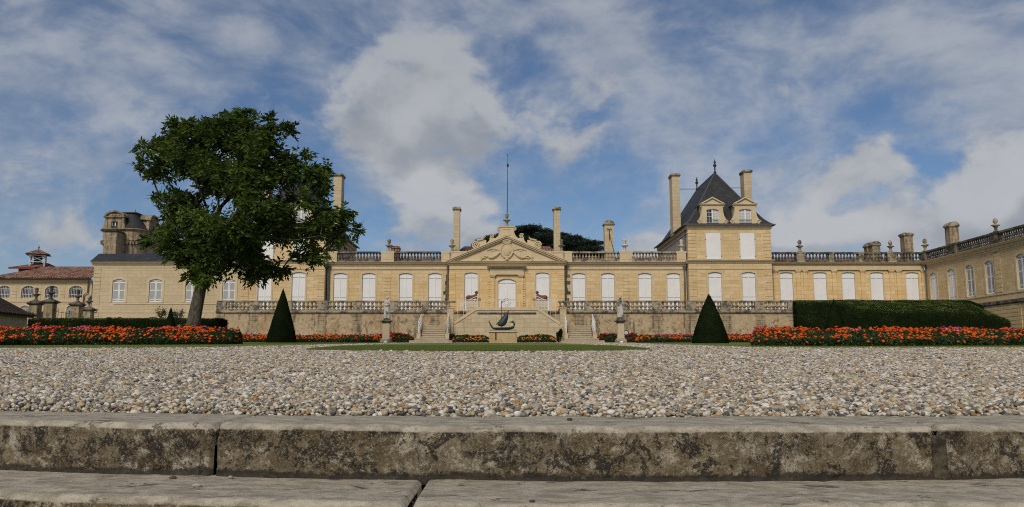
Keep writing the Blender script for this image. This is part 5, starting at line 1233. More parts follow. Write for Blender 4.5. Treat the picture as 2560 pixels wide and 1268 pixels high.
stone1(432, 1199, 17, (.10,.075,.05), 'dark brown loose pebble on the lower step', zs2, .4, (1,.8,.6))
stone1(492, 1219, 24, (.34,.31,.26), 'long pale grey loose pebble with dark end on the lower step', zs2, .3, (1,.5,.45))
stone1(576, 1197, 14, (.28,.25,.20), 'small beige loose pebble near the riser of the lower step', zs2, -.5, (1,.7,.6))
stone1(1424, 1053, 14, (.05,.05,.055), 'small black loose pebble on the upper step edge', zs1, 0, (1,.8,.65))
stone1(1453, 1056, 10, (.36,.29,.19), 'tiny tan loose pebble on the upper step edge next to the black one', zs1, .2)
stone1(1330, 1255, 15, (.06,.055,.05), 'flat dark chip lying at the front of the lower step', zs2, .2, (1,.8,.35))
# ================================================================ planting
def tri_scatter(V, Q, n):
    """random points and normals on quads"""
    V = np.asarray(V, float); Q = np.asarray(Q, int); a, b, c, d = (V[Q[:, i]] for i in range(4))
    nr = np.cross(c-a, d-b); ar = np.linalg.norm(nr, axis=1)/2; nr = unit(nr)
    k = rng.choice(len(Q), n, p=ar/ar.sum()); u = rng.random((n,1)); v = rng.random((n,1))
    return (a[k]*(1-u)+b[k]*u)*(1-v) + (d[k]*(1-u)+c[k]*u)*v, nr[k]
def fuzzy(root, V, Q, n, L, W, mat, jitter=.06, core=CORE, name='foliage', tintscale=1.3):
    me = npmesh('core', np.asarray(V, float), np.asarray(Q, int), core, smooth=True)
    p, nr = tri_scatter(V, Q, n); ctr = np.mean(np.asarray(V), axis=0)
    flip = np.sign(np.sum(nr*(p-ctr), axis=1)); flip[flip == 0] = 1; nr = nr*flip[:, None]
    tg = unit(np.cross(nr, rng.normal(size=(n,3)))); ax = tg + nr*rng.normal(.35, .25, (n,1)) + np.array([0,0,.15])
    t = np.array([mnoise.noise(Vector(q)*tintscale) for q in p])*.55+.20+rng.normal(size=n)*.18 + .62*np.clip(nr[:,2]-.25, 0, 1)  # up-facing leaves tinted paler, light from above put into the leaf colour
    put('core', me, root)
    put(name, leaves(name, p + nr*(rng.random((n,1))*jitter*2-jitter*.3), ax, L*(.7+.6*rng.random(n)), W*(.7+.6*rng.random(n)), mat, None, np.clip(t, 0, 1), .25, nr), root)
def grid_q(nu, nv, wrap=False):
    i, j = np.meshgrid(np.arange(nu if wrap else nu-1), np.arange(nv-1), indexing='ij'); i2 = (i+1) % nu
    return np.stack([i*nv+j, i2*nv+j, i2*nv+j+1, i*nv+j+1], -1).reshape(-1, 4)
def cone(px, py, tip, wpx, lab, n, bulge=.12, Y=None):
    b = G(px, py) if Y is None else Vector((PX(px, Y, py), Y, gz(Y))); Y = b.y; zt = PZ(tip, Y); r0 = wpx/2/F*Y; h = zt-gz(Y)
    root = thing('topiary_cone', lab, 'topiary cone', (b.x, Y, gz(Y)), group='clipped yew cones')
    V = []; nu, nv = 40, 30
    for i in range(nu):
        a = 2*math.pi*i/nu
        for j in range(nv):
            w = j/(nv-1); r = r0*((1-w)**(1.0) + bulge*math.sin(math.pi*w)*(1-w*.4)) + .03*(1-w)
            if w < .08: r *= .93 + .9*w
            r *= 1+.035*mnoise.noise(Vector((math.cos(a)*2, math.sin(a)*2, w*6+px)))
            V.append((b.x+r*math.cos(a), Y+r*math.sin(a), gz(Y)+h*w-.02))
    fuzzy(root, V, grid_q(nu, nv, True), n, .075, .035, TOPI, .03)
cone(703.5, 857.5, 721.5, 72, 'tall narrow dark yew cone on the lawn under the edge of the big leafy tree', 26000, .05)
cone(1776, 860, 735, 88, 'broad dark yew cone on the lawn in front of the pavilion with two visible dormers', 30000, .10)
cone(423, 858, 768, 34, 'small dark yew cone beside the trunk of the big leafy tree', 9000, .08, 49)
cone(2090, 857, 748, 62, 'dark yew cone set against the front of the long clipped hedge', 16000, .12, 60.5)
def hedge(cols, lab, n, mat=BOXL, tops=3):
    """cols = list of profiles; each profile is a polyline of world points front bottom -> back bottom"""
    root = thing('clipped_hedge', lab, 'hedge', tuple(cols[len(cols)//2][0]), group='clipped box hedges')
    m = len(cols[0]); V = [p for c in cols for p in c]; Q = list(grid_q(len(cols), m))
    k = len(V)
    for c in (0, len(cols)-1):
        cc = np.mean(np.array(cols[c]), axis=0); V.append(tuple(cc)); ci = len(V)-1
        for j in range(m-1): Q.append((c*m+j, c*m+j+1, ci, ci))
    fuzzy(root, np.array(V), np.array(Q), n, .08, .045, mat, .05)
def lerp(t, xs, ys): return float(np.interp(t, xs, ys))
cols = []
for px in np.linspace(70, 549, 60):
    Y = 52; w = mnoise.noise(Vector((px*.02, 0, 3)))*.05; zt = PZ(798, Y)+w-.0; x = PX(px, Y, 800); f_ = []
    for (dy, z) in ((0, gz(Y)-.1), (0, gz(Y)+.5), (0, zt-.10), (.08, zt), (.7, zt+.02), (1.4, zt), (1.5, zt-.1), (1.5, gz(Y))): f_.append((x, Y+dy+mnoise.noise(Vector((px*.03, z*2, 0)))*.05, z))
    cols.append(f_)
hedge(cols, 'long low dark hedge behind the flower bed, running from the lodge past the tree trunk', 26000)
cols = []
for px in np.linspace(1993, 2524, 90):
    yf = lerp(px, [1993, 2098, 2140, 2200, 2400, 2445, 2485, 2524], [757, 757, 770, 777, 779, 781, 791, 803]); yb = lerp(px, [1993, 2135, 2330, 2418, 2452, 2492, 2524], [755, 751.5, 751.5, 752, 765, 786, 801])
    Yf, Yb = 64, 71.5; f_ = []
    x = PX(px, Yf, 790); zf = PZ(yf, Yf); zb_ = max(PZ(yb, Yb), zf+.02)
    for (Y, z) in ((Yf, gz(Yf)-.1), (Yf, gz(Yf)+.8), (Yf, gz(Yf)+1.5), (Yf, zf-.15), (Yf+.15, zf), (Yf+2.5, zf+(zb_-zf)*.40), (Yf+5, zf+(zb_-zf)*.74), (Yb, zb_), (Yb+.3, zb_-.3), (Yb+.3, gz(Yb))):
        w = mnoise.noise(Vector((px*.018, Y*.5, z*.9)))*.10; f_.append((x*(1+(Y-Yf)*.0138*(1 if True else 0)), Y+w, z+w*.8))
    cols.append(f_)
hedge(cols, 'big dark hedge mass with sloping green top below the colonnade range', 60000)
cols = []
for px in np.linspace(2352, 2476, 26):
    Y = 75; zt = PZ(lerp(px, [2352, 2410, 2430, 2476], [751, 750.5, 753, 772]), Y); x = PX(px, Y, 760)
    cols.append([(x, Y+mnoise.noise(Vector((px*.05, z, 0)))*.08, z) if k < 4 else (x, Y+1.6, z) for k, z in enumerate((gz(Y), zt-1, zt-.12, zt, zt, gz(Y)))])
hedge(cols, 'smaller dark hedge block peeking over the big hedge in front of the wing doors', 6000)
m = MB(); Y = 77.5
for a, b in (((2346, 751.5), (2360, 751.5)), ((2360, 751.5), (2367, 759))): m.tube([tuple(P(*a, Y)), tuple(P(*b, Y))], .05, 5)
for k in range(5): m.tube([tuple(P(2347+k*3.2, 752, Y)), tuple(P(2347+k*3.2, 764, Y))], .03, 5)
tag(m.build('garden_railing', WHITE), 'short white railing with sloping end peeking above the hedge by the wing', 'railing')
# ---------------------------------------------------------------- flower beds
def blossoms(name, pts, r, mat, up=.8):
    n = len(pts); seg = 8; tpl = [(0,0,.62)] + [(.62*math.cos(2*math.pi*i/seg), .62*math.sin(2*math.pi*i/seg), .48+.10*(i%2)) for i in range(seg)] + [(1.0*math.cos(2*math.pi*(i+.5)/seg), 1.0*math.sin(2*math.pi*(i+.5)/seg), .08-.12*(i%2)) for i in range(seg)] + [(0,0,-.30)]
    T_ = np.array(tpl); q = []
    for i in range(seg): j = (i+1) % seg; q += [(0, 1+i, 1+j), (1+i, 1+seg+i, 1+j), (1+j, 1+seg+i, 1+seg+j), (1+seg+i, 1+2*seg, 1+seg+j)]
    q = np.array(q); z = unit(np.stack([rng.normal(size=n)*.45, -.35+rng.normal(size=n)*.4, np.full(n, up)], 1)); x = unit(np.cross(z, rng.normal(size=(n,3)))); y = np.cross(z, x)
    r = np.broadcast_to(r, (n,))[:, None, None]
    V = pts[:, None, :] + r*(T_[None,:,0:1]*x[:,None,:] + T_[None,:,1:2]*y[:,None,:] + T_[None,:,2:3]*z[:,None,:])
    V = V + rng.normal(size=V.shape)*r*.07
    Q = (np.arange(n)[:, None, None]*len(tpl) + q[None]).reshape(-1, 3)
    tint = np.repeat(rng.random(n), len(tpl)).reshape(n, -1) + np.array([.18]+[.0]*seg+[-.12]*seg+[0])[None]
    return npmesh(name, V.reshape(-1, 3), Q, mat, np.clip(tint, 0, 1).ravel())
def bed(lab, front, Yb, h0, h1, kinds, nleaf, leafL=.12, hf=None):
    """front = pixels along the front edge; the planting rises from h0 at the front to h1 at the back"""
    fp = [G(*p) for p in front]; pxs = [p[0] for p in front]; fy = [p.y for p in fp]
    root = thing('flower_bed', lab, 'flower bed', tuple(fp[len(fp)//2]), group='summer flower beds')
    def at(px, w, k):
        """point on the planting: w 0..1 front to back, k 0..1 of the local height"""
        Y0 = np.interp(px, pxs, fy); Y = Y0+(Yb-Y0)*w; h = h0+(h1-h0)*np.sin(np.clip(w*1.25, 0, 1)*math.pi/2)
        x = (px-CX)/F*Y/(CT-(CY-845)/F*ST); g = np.array([gz(y) for y in Y])
        e = np.minimum(np.abs(px-pxs[0]), np.abs(px-pxs[-1])); h = h*np.clip(.55+e/26, 0, 1)
        lump = np.array([mnoise.noise(Vector((a*1.9, b*1.2, 3)))*.20+mnoise.noise(Vector((a*.5, b*.6, 9)))*.14+mnoise.noise(Vector((a*4.5, b*3, 5)))*.12 for a, b in zip(x, Y)]); h = h*(1+lump)
        return np.stack([x, Y, g+h*k], 1)
    n = nleaf; px = rng.uniform(pxs[0], pxs[-1], n); w = rng.random(n)**1.6; k = 1-rng.random(n)**1.5*.95
    p = at(px, w, k); ax = np.stack([rng.normal(size=n)*.7, rng.normal(size=n)*.7-.2, .55+rng.random(n)*.6], 1)
    t = np.array([mnoise.noise(Vector(q)*1.1) for q in p])*.7+.45+rng.normal(size=n)*.22
    put('foliage', leaves('foliage', p, ax, leafL*(.6+.8*rng.random(n)), leafL*.42*(.6+.8*rng.random(n)), FOLI, None, np.clip(t, 0, 1)), root)['kind'] = 'stuff'
    for nm, mat, cnt, r, wr, pw, clus in kinds:
        if clus:
            cx_ = rng.uniform(pxs[0], pxs[-1], clus); px = np.clip(cx_[rng.integers(0, clus, cnt)] + rng.normal(size=cnt)*14, pxs[0], pxs[-1])
        else:
            px = rng.uniform(pxs[0], pxs[-1], cnt*3); den = np.array([mnoise.noise(Vector((a*.016, 2, .5)))+.6*mnoise.noise(Vector((a*.05, 5, .5))) for a in px])*1.5+.5; px = px[rng.random(cnt*3) < np.clip(den, .22, 1)][:cnt]
        c = len(px); w = wr[0]+(wr[1]-wr[0])*rng.random(c)**pw; k = 1.04-rng.random(c)**2*.6*(w < .4) + .14*rng.random(c)**4
        put(nm, blossoms(nm, at(px, w, k), r*(.7+.6*rng.random(c)), mat), root)['kind'] = 'stuff'
    return root
bed('large flower bed of orange marigolds and pink dahlias in front of the big leafy tree', [(-90, 867.5), (0, 866.5), (200, 865), (400, 864.5), (560, 863.5), (606, 862)], 41, .28, .72,
    [('orange_blossoms', ORANGE, 1050, .064, (0, .9), 1.3, 0), ('red_blossoms', REDP, 260, .055, (.4, 1), .8, 0), ('pink_blossoms', PINKP, 190, .068, (.45, 1), .8, 7)], 42000)
bed('large flower bed of orange marigolds and pink dahlias in front of the big clipped hedge', [(1878, 867), (1925, 868), (2060, 868.5), (2300, 868), (2560, 866.5), (2680, 866)], 42, .28, .68,
    [('orange_blossoms', ORANGE, 1250, .062, (0, .9), 1.3, 0), ('red_blossoms', REDP, 300, .055, (.4, 1), .8, 0), ('pink_blossoms', PINKP, 220, .068, (.45, 1), .8, 8)], 46000)
bed('narrow orange and red flower border along the terrace wall behind the narrow yew cone', [(598, 857), (700, 857), (820, 857), (900, 857.5), (945, 857.3)], 72, .28, .56,
    [('orange_blossoms', ORANGE, 420, .085, (0, .45), 1, 0), ('red_blossoms', REDP, 260, .075, (.35, 1), .8, 0), ('pink_blossoms', PINKP, 50, .07, (.6, 1), .8, 5)], 24000, .15)
bed('dim red and green flower border between the swirling robe statue and the stairs', [(932, 856.2), (980, 856.2), (1034, 856.2)], 74, .35, .75, [('red_blossoms', REDP, 110, .08, (0, .9), 1, 0), ('orange_blossoms', ORANGE, 50, .08, (0, .5), 1, 0)], 9000, .15)
bed('narrow orange and red flower border along the terrace wall behind the broad yew cone', [(1590, 858.3), (1660, 858), (1760, 857.5), (1830, 857.5), (1890, 858)], 72, .28, .56,
    [('orange_blossoms', ORANGE, 360, .085, (0, .45), 1, 0), ('red_blossoms', REDP, 220, .075, (.35, 1), .8, 0), ('pink_blossoms', PINKP, 50, .07, (.6, 1), .8, 5)], 22000, .15)
bed('dim red and green flower border between the stairs and the long haired statue', [(1493, 856.2), (1545, 856.2), (1600, 856.2)], 74, .35, .75, [('red_blossoms', REDP, 130, .08, (0, .9), 1, 0)], 9000, .15)
bed('small golden and orange flower bed on the big tree side of the ship pedestal', [(1131, 856.5), (1180, 856.5), (1224, 856.5)], 73.5, .20, .60, [('golden_blossoms', YELP, 105, .058, (0, .38), 1, 0), ('orange_blossoms', ORANGE, 45, .06, (.05, .5), 1, 0)], 9000, .13)
bed('small golden and orange flower bed on the pavilion side of the ship pedestal', [(1291, 856.5), (1340, 856.5), (1391, 856.5)], 73.5, .20, .60, [('golden_blossoms', YELP, 105, .058, (0, .38), 1, 0), ('orange_blossoms', ORANGE, 45, .06, (.05, .5), 1, 0)], 9000, .13)
# ---------------------------------------------------------------- shrubs
def shrub(px, Y, ytop, wpx, lab, n, z0=None, ybot=None, mat=FOLI):
    x = PX(px, Y, 800); zt = PZ(ytop, Y); zb_ = gz(Y) if ybot is None else PZ(ybot, Y); r = wpx/2/F*Y; h = zt-zb_
    root = thing('shrub', lab, 'shrub', (x, Y, zb_), group='shrubs against the walls'); m = MB(); tips = []
    for k in range(9):
        a = rng.uniform(0, 6.28); q = rng.uniform(.3, 1)*r; e = (x+q*math.cos(a), Y+q*.5*math.sin(a), zb_+h*rng.uniform(.5, .97)); m.tube([(x, Y, zb_), (x+(e[0]-x)*.35, Y+(e[1]-Y)*.35, zb_+(e[2]-zb_)*.5), e], [.03, .022, .01], 5); tips.append(e)
    m.build('stem', BARK, root); T_ = np.array(tips); c = T_[rng.integers(0, 9, n)] + rng.normal(size=(n, 3))*np.array([.22, .18, .24])*r*1.1 - np.array([0, 0, 1])*rng.random((n, 1))**2*h*.5
    put('foliage', leaves('foliage', c, rng.normal(size=(n, 3)), .13, .07, mat, None, np.clip(rng.normal(size=n)*.25+.4, 0, 1)), root)
shrub(401, 83, 769, 26, 'climbing rose shrub with open leaves against the service wing, away from the trunk', 500, ybot=800)
shrub(446, 83, 776, 30, 'leafy rose shrub against the service wing just beside the tree trunk', 600, ybot=802)
shrub(1398, 74.6, 821, 15, 'dark narrow bush tucked between the newel pier and the stairs on the pavilion side', 1600, mat=TOPI)
shrub(1131, 74.6, 835, 14, 'small dark reddish plant by the newel pier on the big tree side', 500)
# ---------------------------------------------------------------- the big tree
YTR = 46.0
Zp = lambda x, y: (320+x/2.1133, 250+y/2.1133)
OUT = [(50,245),(72,205),(130,195),(180,165),(215,110),(255,118),(320,98),(370,118),(440,80),(482,92),(520,62),(600,38),(660,66),(690,92),(740,74),(795,118),(855,108),(888,168),(830,205),(805,245),(862,285),(920,268),(950,310),(1010,325),(1085,362),(1078,420),(1072,500),(1060,545),(1115,570),(1208,572),(1170,630),(1243,655),(1222,715),(1120,705),(1130,770),(1050,775),(1038,860),(965,886),(880,862),(850,925),(780,938),(690,966),(620,955),(560,905),(490,935),(425,985),(325,962),(290,905),(275,850),(205,850),(160,800),(85,755),(135,690),(108,600),(172,560),(125,525),(150,482),(215,500),(195,462),(95,440),(78,385),(48,350),(108,320)]
OUTP = [Zp(*p) for p in OUT]
HOLES = [(540,565,34),(432,560,26),(500,600,16),(275,432,22),(160,455,26),(345,455,16),(180,615,16),(500,300,12),(690,500,15),(560,340,12),(905,610,32),(940,455,14),(770,520,18),(800,840,26),(730,770,22),(880,770,18),(1020,740,22),(300,690,12),(1000,560,13),(470,530,16),(650,640,10)]
xs_, ys_ = np.array([p[0] for p in OUTP]), np.array([p[1] for p in OUTP])
def edge_dist(px, py):
    best = 1e9
    for i in range(len(OUTP)):
        a, b = np.array(OUTP[i]), np.array(OUTP[(i+1) % len(OUTP)]); p = np.array((px, py)); ab = b-a
        t = np.clip(np.dot(p-a, ab)/np.dot(ab, ab), 0, 1); best = min(best, np.linalg.norm(p-a-ab*t))
    return best
mpp = YTR/F; cl = []; rng = np.random.default_rng(2024)
for zx, zy, r in ((1168,598,.46),(1215,688,.42),(1135,688,.50),(1110,640,.55),(72,252,.40),(78,348,.40),(128,402,.40),(165,512,.42),(118,742,.40),(850,152,.42),(640,75,.45),(570,85,.42),(480,112,.42),(335,928,.45),(398,948,.38),(640,930,.45),(825,905,.38),(960,850,.45),(1040,372,.45),(235,128,.38),(320,125,.40),(740,105,.42),(930,295,.42)):
    cl.append((P(*Zp(zx, zy), YTR+rng.uniform(-.6, .6)), r))
tries = 0
while len(cl) < 330 and tries < 20000:
    tries += 1; px, py = rng.uniform(xs_.min(), xs_.max()), rng.uniform(ys_.min(), ys_.max())
    if not inpoly(np.array([px]), np.array([py]), OUTP)[0]: continue
    d = edge_dist(px, py); r = rng.uniform(.44, .80); 
    if d*mpp < r*.62: continue
    zx, zy = (px-320)*2.1133, (py-250)*2.1133
    if any((zx-a)**2+(zy-b)**2 < (c*1.25+r/mpp*2.1133*.62)**2 for a, b, c in HOLES): continue
    hd = min(4.6, .35+d*mpp*1.35); Y = YTR + rng.uniform(-1, 1)*hd
    c = P(px, py, Y)
    if sum((c-q[0]).length < .68 for q in cl) > 0: continue
    cl.append((c, r))
root = thing('walnut_tree', 'big spreading dark green leafy tree with leaning grey trunk before the service wing', 'tree', (PX(480, YTR, 850), YTR, gz(YTR)))
tr = [(477, 866, .46), (481, 826, .40), (487, 790, .36), (497, 740, .33), (507, 695, .30), (516, 655, .27), (526, 605, .25), (536, 560, .22)]
m = MB(); tp = [P(a, b, YTR) for a, b, _ in tr]; m.tube(tp, [c*.98 for _, _, c in tr], 14); tk = m.build('trunk', BARK, root, True)
nodes = []          # position, parent, load
def addn(p, par): nodes.append([Vector(p), par, 0.0]); return len(nodes)-1
base = addn(tp[4], -1); n5 = addn(tp[5], base); n6 = addn(tp[6], n5); n7 = addn(tp[7], n6)
def limb(start, pts):
    k = start
    for px, py, dy in pts: k = addn(P(px, py, YTR+dy), k)
    return k
limb(n7, [(547, 522, -.2), (546, 495, -.3), (530, 440, -.6), (522, 380, -.5), (510, 330, -.4)]); limb(n7, [(552, 518, .2), (575, 492, .5), (600, 430, .6), (606, 370, .4), (612, 310, .2)])
limb(n6, [(515, 515, -.6), (494, 460, -1.0), (470, 395, -1.2), (430, 350, -1)]); limb(n6, [(505, 560, .8), (455, 500, 1.6), (410, 440, 1.6)]); limb(n5, [(480, 600, -1.2), (430, 560, -2), (400, 520, -2)])
limb(n6, [(590, 535, -.8), (640, 492, -1.4), (700, 478, -1.8), (760, 480, -2)]); limb(n5, [(600, 590, 1.0), (680, 560, 1.6), (760, 560, 1.6), (840, 570, 1.2)]); limb(n5, [(580, 625, -1.2), (660, 600, -2.4), (740, 600, -3), (800, 590, -2.5), (830, 600, -2.2)]); limb(base, [(470, 640, .8), (430, 620, 1.2)])
order = sorted(range(len(cl)), key=lambda i: (cl[i][0]-tp[6]).length)
for i in order:
    c = cl[i][0]; best, bk = 1e9, 0
    for k, nd in enumerate(nodes):
        if k < 1: continue
        dd = (nd[0]-c).length + .12*(nd[0]-tp[6]).length + (.6 if nd[0].z > c.z+.4 else 0)
        if dd < best: best, bk = dd, k
    a = nodes[bk][0]; mid = a.lerp(c, .55)+Vector((rng.normal()*.12, rng.normal()*.12, .10+rng.random()*.12)); k = addn(mid, bk); k = addn(c, k); nodes[k][2] = 1.0
for k in range(len(nodes)-1, 0, -1):
    if nodes[k][1] >= 0: nodes[nodes[k][1]][2] += nodes[k][2]
m = MB()
for k, (p, par, ld) in enumerate(nodes):
    if par < 0: continue
    pl = nodes[par][2]; r1 = .016*max(ld, .6)**.47; r0 = min(.016*pl**.47, r1*1.5+.01); m.tube([nodes[par][0], nodes[par][0].lerp(p, .5)+Vector((rng.normal(), rng.normal(), rng.normal()))*.02, p], [r0, (r0+r1)/2, r1], 6 if ld < 20 else 9)
m.build('limbs', BARK, root, True)
C_, A_, T_, L_ = [], [], [], []
ctr = P(590, 520, YTR)
for c, r in cl:
    out = (c-ctr); out.z *= .8; out.normalize(); nf = int(16+rng.random()*8); ct = rng.normal()*.17+.42
    for f in range(nf):
        d = Vector(rng.normal(size=3)); d.normalize(); d = (d + out*.35 + Vector((0,0,.10))).normalized()
        base_ = c + Vector(rng.normal(size=3))*r*.28; ln = r*rng.uniform(.65, 1.15); side = d.cross(Vector((0,0,1))).normalized() if abs(d.z) < .95 else Vector((1,0,0))
        ft = np.clip(ct+rng.normal()*.10, 0, 1)
        for k in range(9):
            w = .25+.75*(k//2)/4; p = base_ + d*ln*w + Vector((0,0,-.16*w*w*ln)); sg = 1 if k % 2 else -1
            ax = (side*sg*.9 + d*.6 + Vector(rng.normal(size=3))*.35 + Vector((0,0,-.18))) if k < 8 else d + Vector((0,0,-.4))
            ax.normalize(); ll = rng.uniform(.24, .36); q = p + ax*ll*.45
            C_.append(q); A_.append(ax); T_.append(ft+rng.normal()*.06); L_.append(ll)
L_ = np.array(L_)
put('crown', leaves('crown', np.array(C_), np.array(A_), L_, L_*.38, TREEL, None, np.clip(np.array(T_), 0, 1), .35), root)
# ---------------------------------------------------------------- cedar behind the house
YCD = 114.0
root = thing('cedar_tree', 'dark spreading cedar rising behind the pediment and the stone chimneys', 'tree', (PX(1335, YCD), YCD, GZ1))
m = MB(); xt = PX(1335, YCD); m.tube([(xt, YCD, GZ1), (xt, YCD, PZ(640, YCD)), (xt-.3, YCD, PZ(585, YCD))], [.8, .6, .25], 10); m.build('trunk', BARK, root, True)
tiers = []
top = lambda px: lerp(px, [1196, 1225, 1262, 1285, 1303, 1330, 1362, 1400, 1440, 1478, 1512], [606, 597, 590, 580, 570.5, 571, 579, 588, 597, 606, 611])
k = 0
while len(tiers) < 150 and k < 5000:
    k += 1; px = rng.uniform(1200, 1506); t_ = top(px); py = t_+1+rng.choice([0, 8, 17, 27, 38, 50])+rng.normal()*1.6
    if 1200 < px < 1275 and py > t_+22: continue
    c = P(px, py, YCD+rng.uniform(-4, 4)); tiers.append((c, rng.uniform(.7, 1.7)*(1 if px < 1480 else .7)))
C_, A_, T_ = [], [], []; m = MB()
for c, r in tiers:
    m.tube([(xt, YCD, c.z-abs(c.x-xt)*.10), (c.x, c.y, c.z-.1)], [.14, .05], 5); n = int(330*r)
    a = rng.uniform(0, 6.283, n); q = np.sqrt(rng.random(n))*r; p = np.stack([c.x+q*np.cos(a), c.y+q*np.sin(a), c.z+rng.normal(size=n)*.13-.12*(q/r)**2+.1], 1)
    C_.append(p); ax = np.stack([np.cos(a)+rng.normal(size=n)*.6, np.sin(a)+rng.normal(size=n)*.6, rng.normal(size=n)*.45+.15], 1); A_.append(ax); T_.append(np.clip(rng.normal(size=n)*.2+.45, 0, 1))
m.build('limbs', BARK, root); put('crown', leaves('crown', np.concatenate(C_), np.concatenate(A_), .34, .10, CEDL, None, np.concatenate(T_)), root)
# ---------------------------------------------------------------- weeds in the gravel
for k, (px, py, hp, lab) in enumerate(((91, 922, 11, 'tiny green weed growing in the gravel near the flower bed side of the court'), (578, 880, 8, 'small brownish weed in the far gravel by the lawn tip'))):
    b_ = G(px, py); h = hp/F*b_.y; n = 26; root = thing('weed', lab, 'weed', tuple(b_), group='weeds in the gravel')
    c = np.array(b_)[None, :] + rng.normal(size=(n, 3))*np.array([.35, .35, .30])*h + np.array([0, 0, h*.5])
    put('foliage', leaves('foliage', c, rng.normal(size=(n, 3))+np.array([0, 0, .8]), h*.5, h*.22, FOLI, None, rng.random(n)), root)
    m = MB(); m.tube([tuple(b_-Vector((0, 0, .02))), tuple(b_+Vector((0, 0, h*.7)))], h*.03, 5); m.build('stem', BARK, root)
# ================================================================ ground
def sheet(name, polys, mat, kind, label, cat):
    m = MB()
    for p in polys: m.poly(p)
    o = m.build(name, mat); return tag(o, label, cat, kind=kind)
ys = [2.88, 6, 12, 20, 30, 45, 60, GY1, 130, 400, 3000]
def gl(Y): return gz(Y)-.03
m = MB()
for a, b in zip(ys[:-1], ys[1:]):
    w = 60 if b <= 130 else 3000
    m.poly([(-w, a, gl(a)), (w, a, gl(a)), (w, b, gl(b)), (-w, b, gl(b))])
o = m.build('gravel_ground', GRAV); tag(o, 'pale pebble gravel court rising gently from the steps to the terrace', 'gravel', kind='structure')
m = MB(); m.poly([(-60, -30, -.62), (60, -30, -.62), (60, 2.6, -.62), (-60, 2.6, -.62)]); tag(m.build('lower_ground', GRAV), 'ground below the worn steps', 'ground', kind='structure')
FRONT = [(762, 877.8), (860, 880), (1000, 881.6), (1160, 882.3), (1300, 882.3), (1450, 881.4), (1560, 879.8), (1628, 877.6)]
LAWN1 = [tuple(G(*p)) for p in FRONT + [(1600, 873.5), (1560, 869.2), (1520, 866), (1450, 862), (1400, 860), (1380, 859), (1100, 859), (1020, 860.2), (960, 862.2), (900, 865.2), (850, 868.7), (800, 873)]]
LAWN2 = [tuple(G(*p)) for p in [(-200, 874.5), (0, 873), (300, 872), (520, 870), (650, 866.7), (760, 864), (860, 861.5), (955, 858), (940, 857), (600, 856.3), (-200, 856.3)]]
LAWN3 = [tuple(G(*p)) for p in [(2760, 871), (2560, 870.5), (2060, 872), (1875, 870), (1733, 864.7), (1635, 861), (1565, 858), (1570, 857), (1900, 856.3), (2760, 856.3)]]
def up(p, e): return [(x, y, z+e) for x, y, z in p]
def lawn(poly, lab, n, ymax):
    m = MB(); m.poly(up(poly, .035)); k = len(poly)
    for i in range(k): a, b = poly[i], poly[(i+1) % k]; m.poly([(*a[:2], a[2]+.035), (*b[:2], b[2]+.035), (*b[:2], b[2]-.06), (*a[:2], a[2]-.06)])
    o = m.build('lawn', LAWN); tag(o, lab, 'lawn', kind='structure')
    P_ = [(p[0], p[1]) for p in poly]; x0, x1 = min(p[0] for p in P_), max(p[0] for p in P_); y0 = min(p[1] for p in P_); y1 = min(ymax, max(p[1] for p in P_))
    x = rng.uniform(x0, x1, n); y = y0+(y1-y0)*rng.random(n)**1.7; ok = inpoly(x, y, P_); x, y = x[ok], y[ok]; c = np.stack([x, y, np.array([gz(q) for q in y])+.035+.014], 1)
    ax = np.stack([rng.normal(size=len(c))*.35, rng.normal(size=len(c))*.35, np.ones(len(c))], 1)
    g = put('grass', leaves('grass', c, ax, .035, .006, BLADE, None, np.clip(rng.normal(size=len(c))*.22+.5, 0, 1))); tag(g, 'short mown grass blades: '+lab, 'grass', kind='stuff')
lawn(LAWN1, 'striped green lawn in the middle before the bronze ship', 120000, 30)
lawn(LAWN2, 'green lawn strip around the narrow yew cone and marigold bed', 50000, 45)
lawn(LAWN3, 'green lawn strip around the broad yew cone and marigold bed', 50000, 45)
m = MB(); m.poly([(xt0, 62, gz(62)+.006), (xt1, 62, gz(62)+.006), (xt1, GY1, GZ1+.006), (xt0, GY1, GZ1+.006)]) if False else None
# ---------------------------------------------------------------- real pebbles, lying where the gravel is
pts = []; scl = []
def rows(y0, y1, sp, size, keep=1.0):
    y = y0
    while y < y1:
        hw = .64*y+(1.6 if y < 8 else 2.5); n = int(2*hw/sp); x = np.linspace(-hw, hw, n)+rng.normal(size=n)*sp*.33; yy = y+rng.normal(size=n)*sp*.33
        k = rng.random(n) < keep; pts.append(np.stack([x[k], yy[k]], 1)); s = np.exp(rng.normal(size=k.sum())*.30)*size; scl.append(s); y += sp*.88
rows(2.80, 3.4, .0118, .0071); rows(3.4, 5, .0130, .0076); rows(5, 8, .0160, .0088); rows(8, 13, .022, .0114); rows(13, 22, .035, .0158); rows(22, 60, .09, .020, .6)
pts = np.concatenate(pts); scl = np.concatenate(scl)
edge = 2.405+.062*(pts[:, 0]-.5)**2 + .425 + .028*np.array([mnoise.noise(Vector((x*3.1, 0, 0)))+.6*mnoise.noise(Vector((x*14, 2, 0))) for x in pts[:, 0]]) + .06*np.array([max(0, mnoise.noise(Vector((x*.9, 9, 0)))) for x in pts[:, 0]])
ok = pts[:, 1] > edge - .02*(rng.random(len(pts)) < .05)
for poly in (LAWN1, LAWN2, LAWN3): ok &= ~inpoly(pts[:, 0], pts[:, 1], [(p[0], p[1]) for p in poly])
pts, scl, edge = pts[ok], scl[ok], edge[ok]
near = np.clip((pts[:, 1]-edge)/.5, 0, 1)
z = np.array([gz(y) for y in pts[:, 1]]) - .010 + rng.random(len(pts))*.026*np.where(pts[:, 1] < 12, 1, .8) + .014*np.clip((pts[:, 1]-edge)/.10, 0, 1) - .004
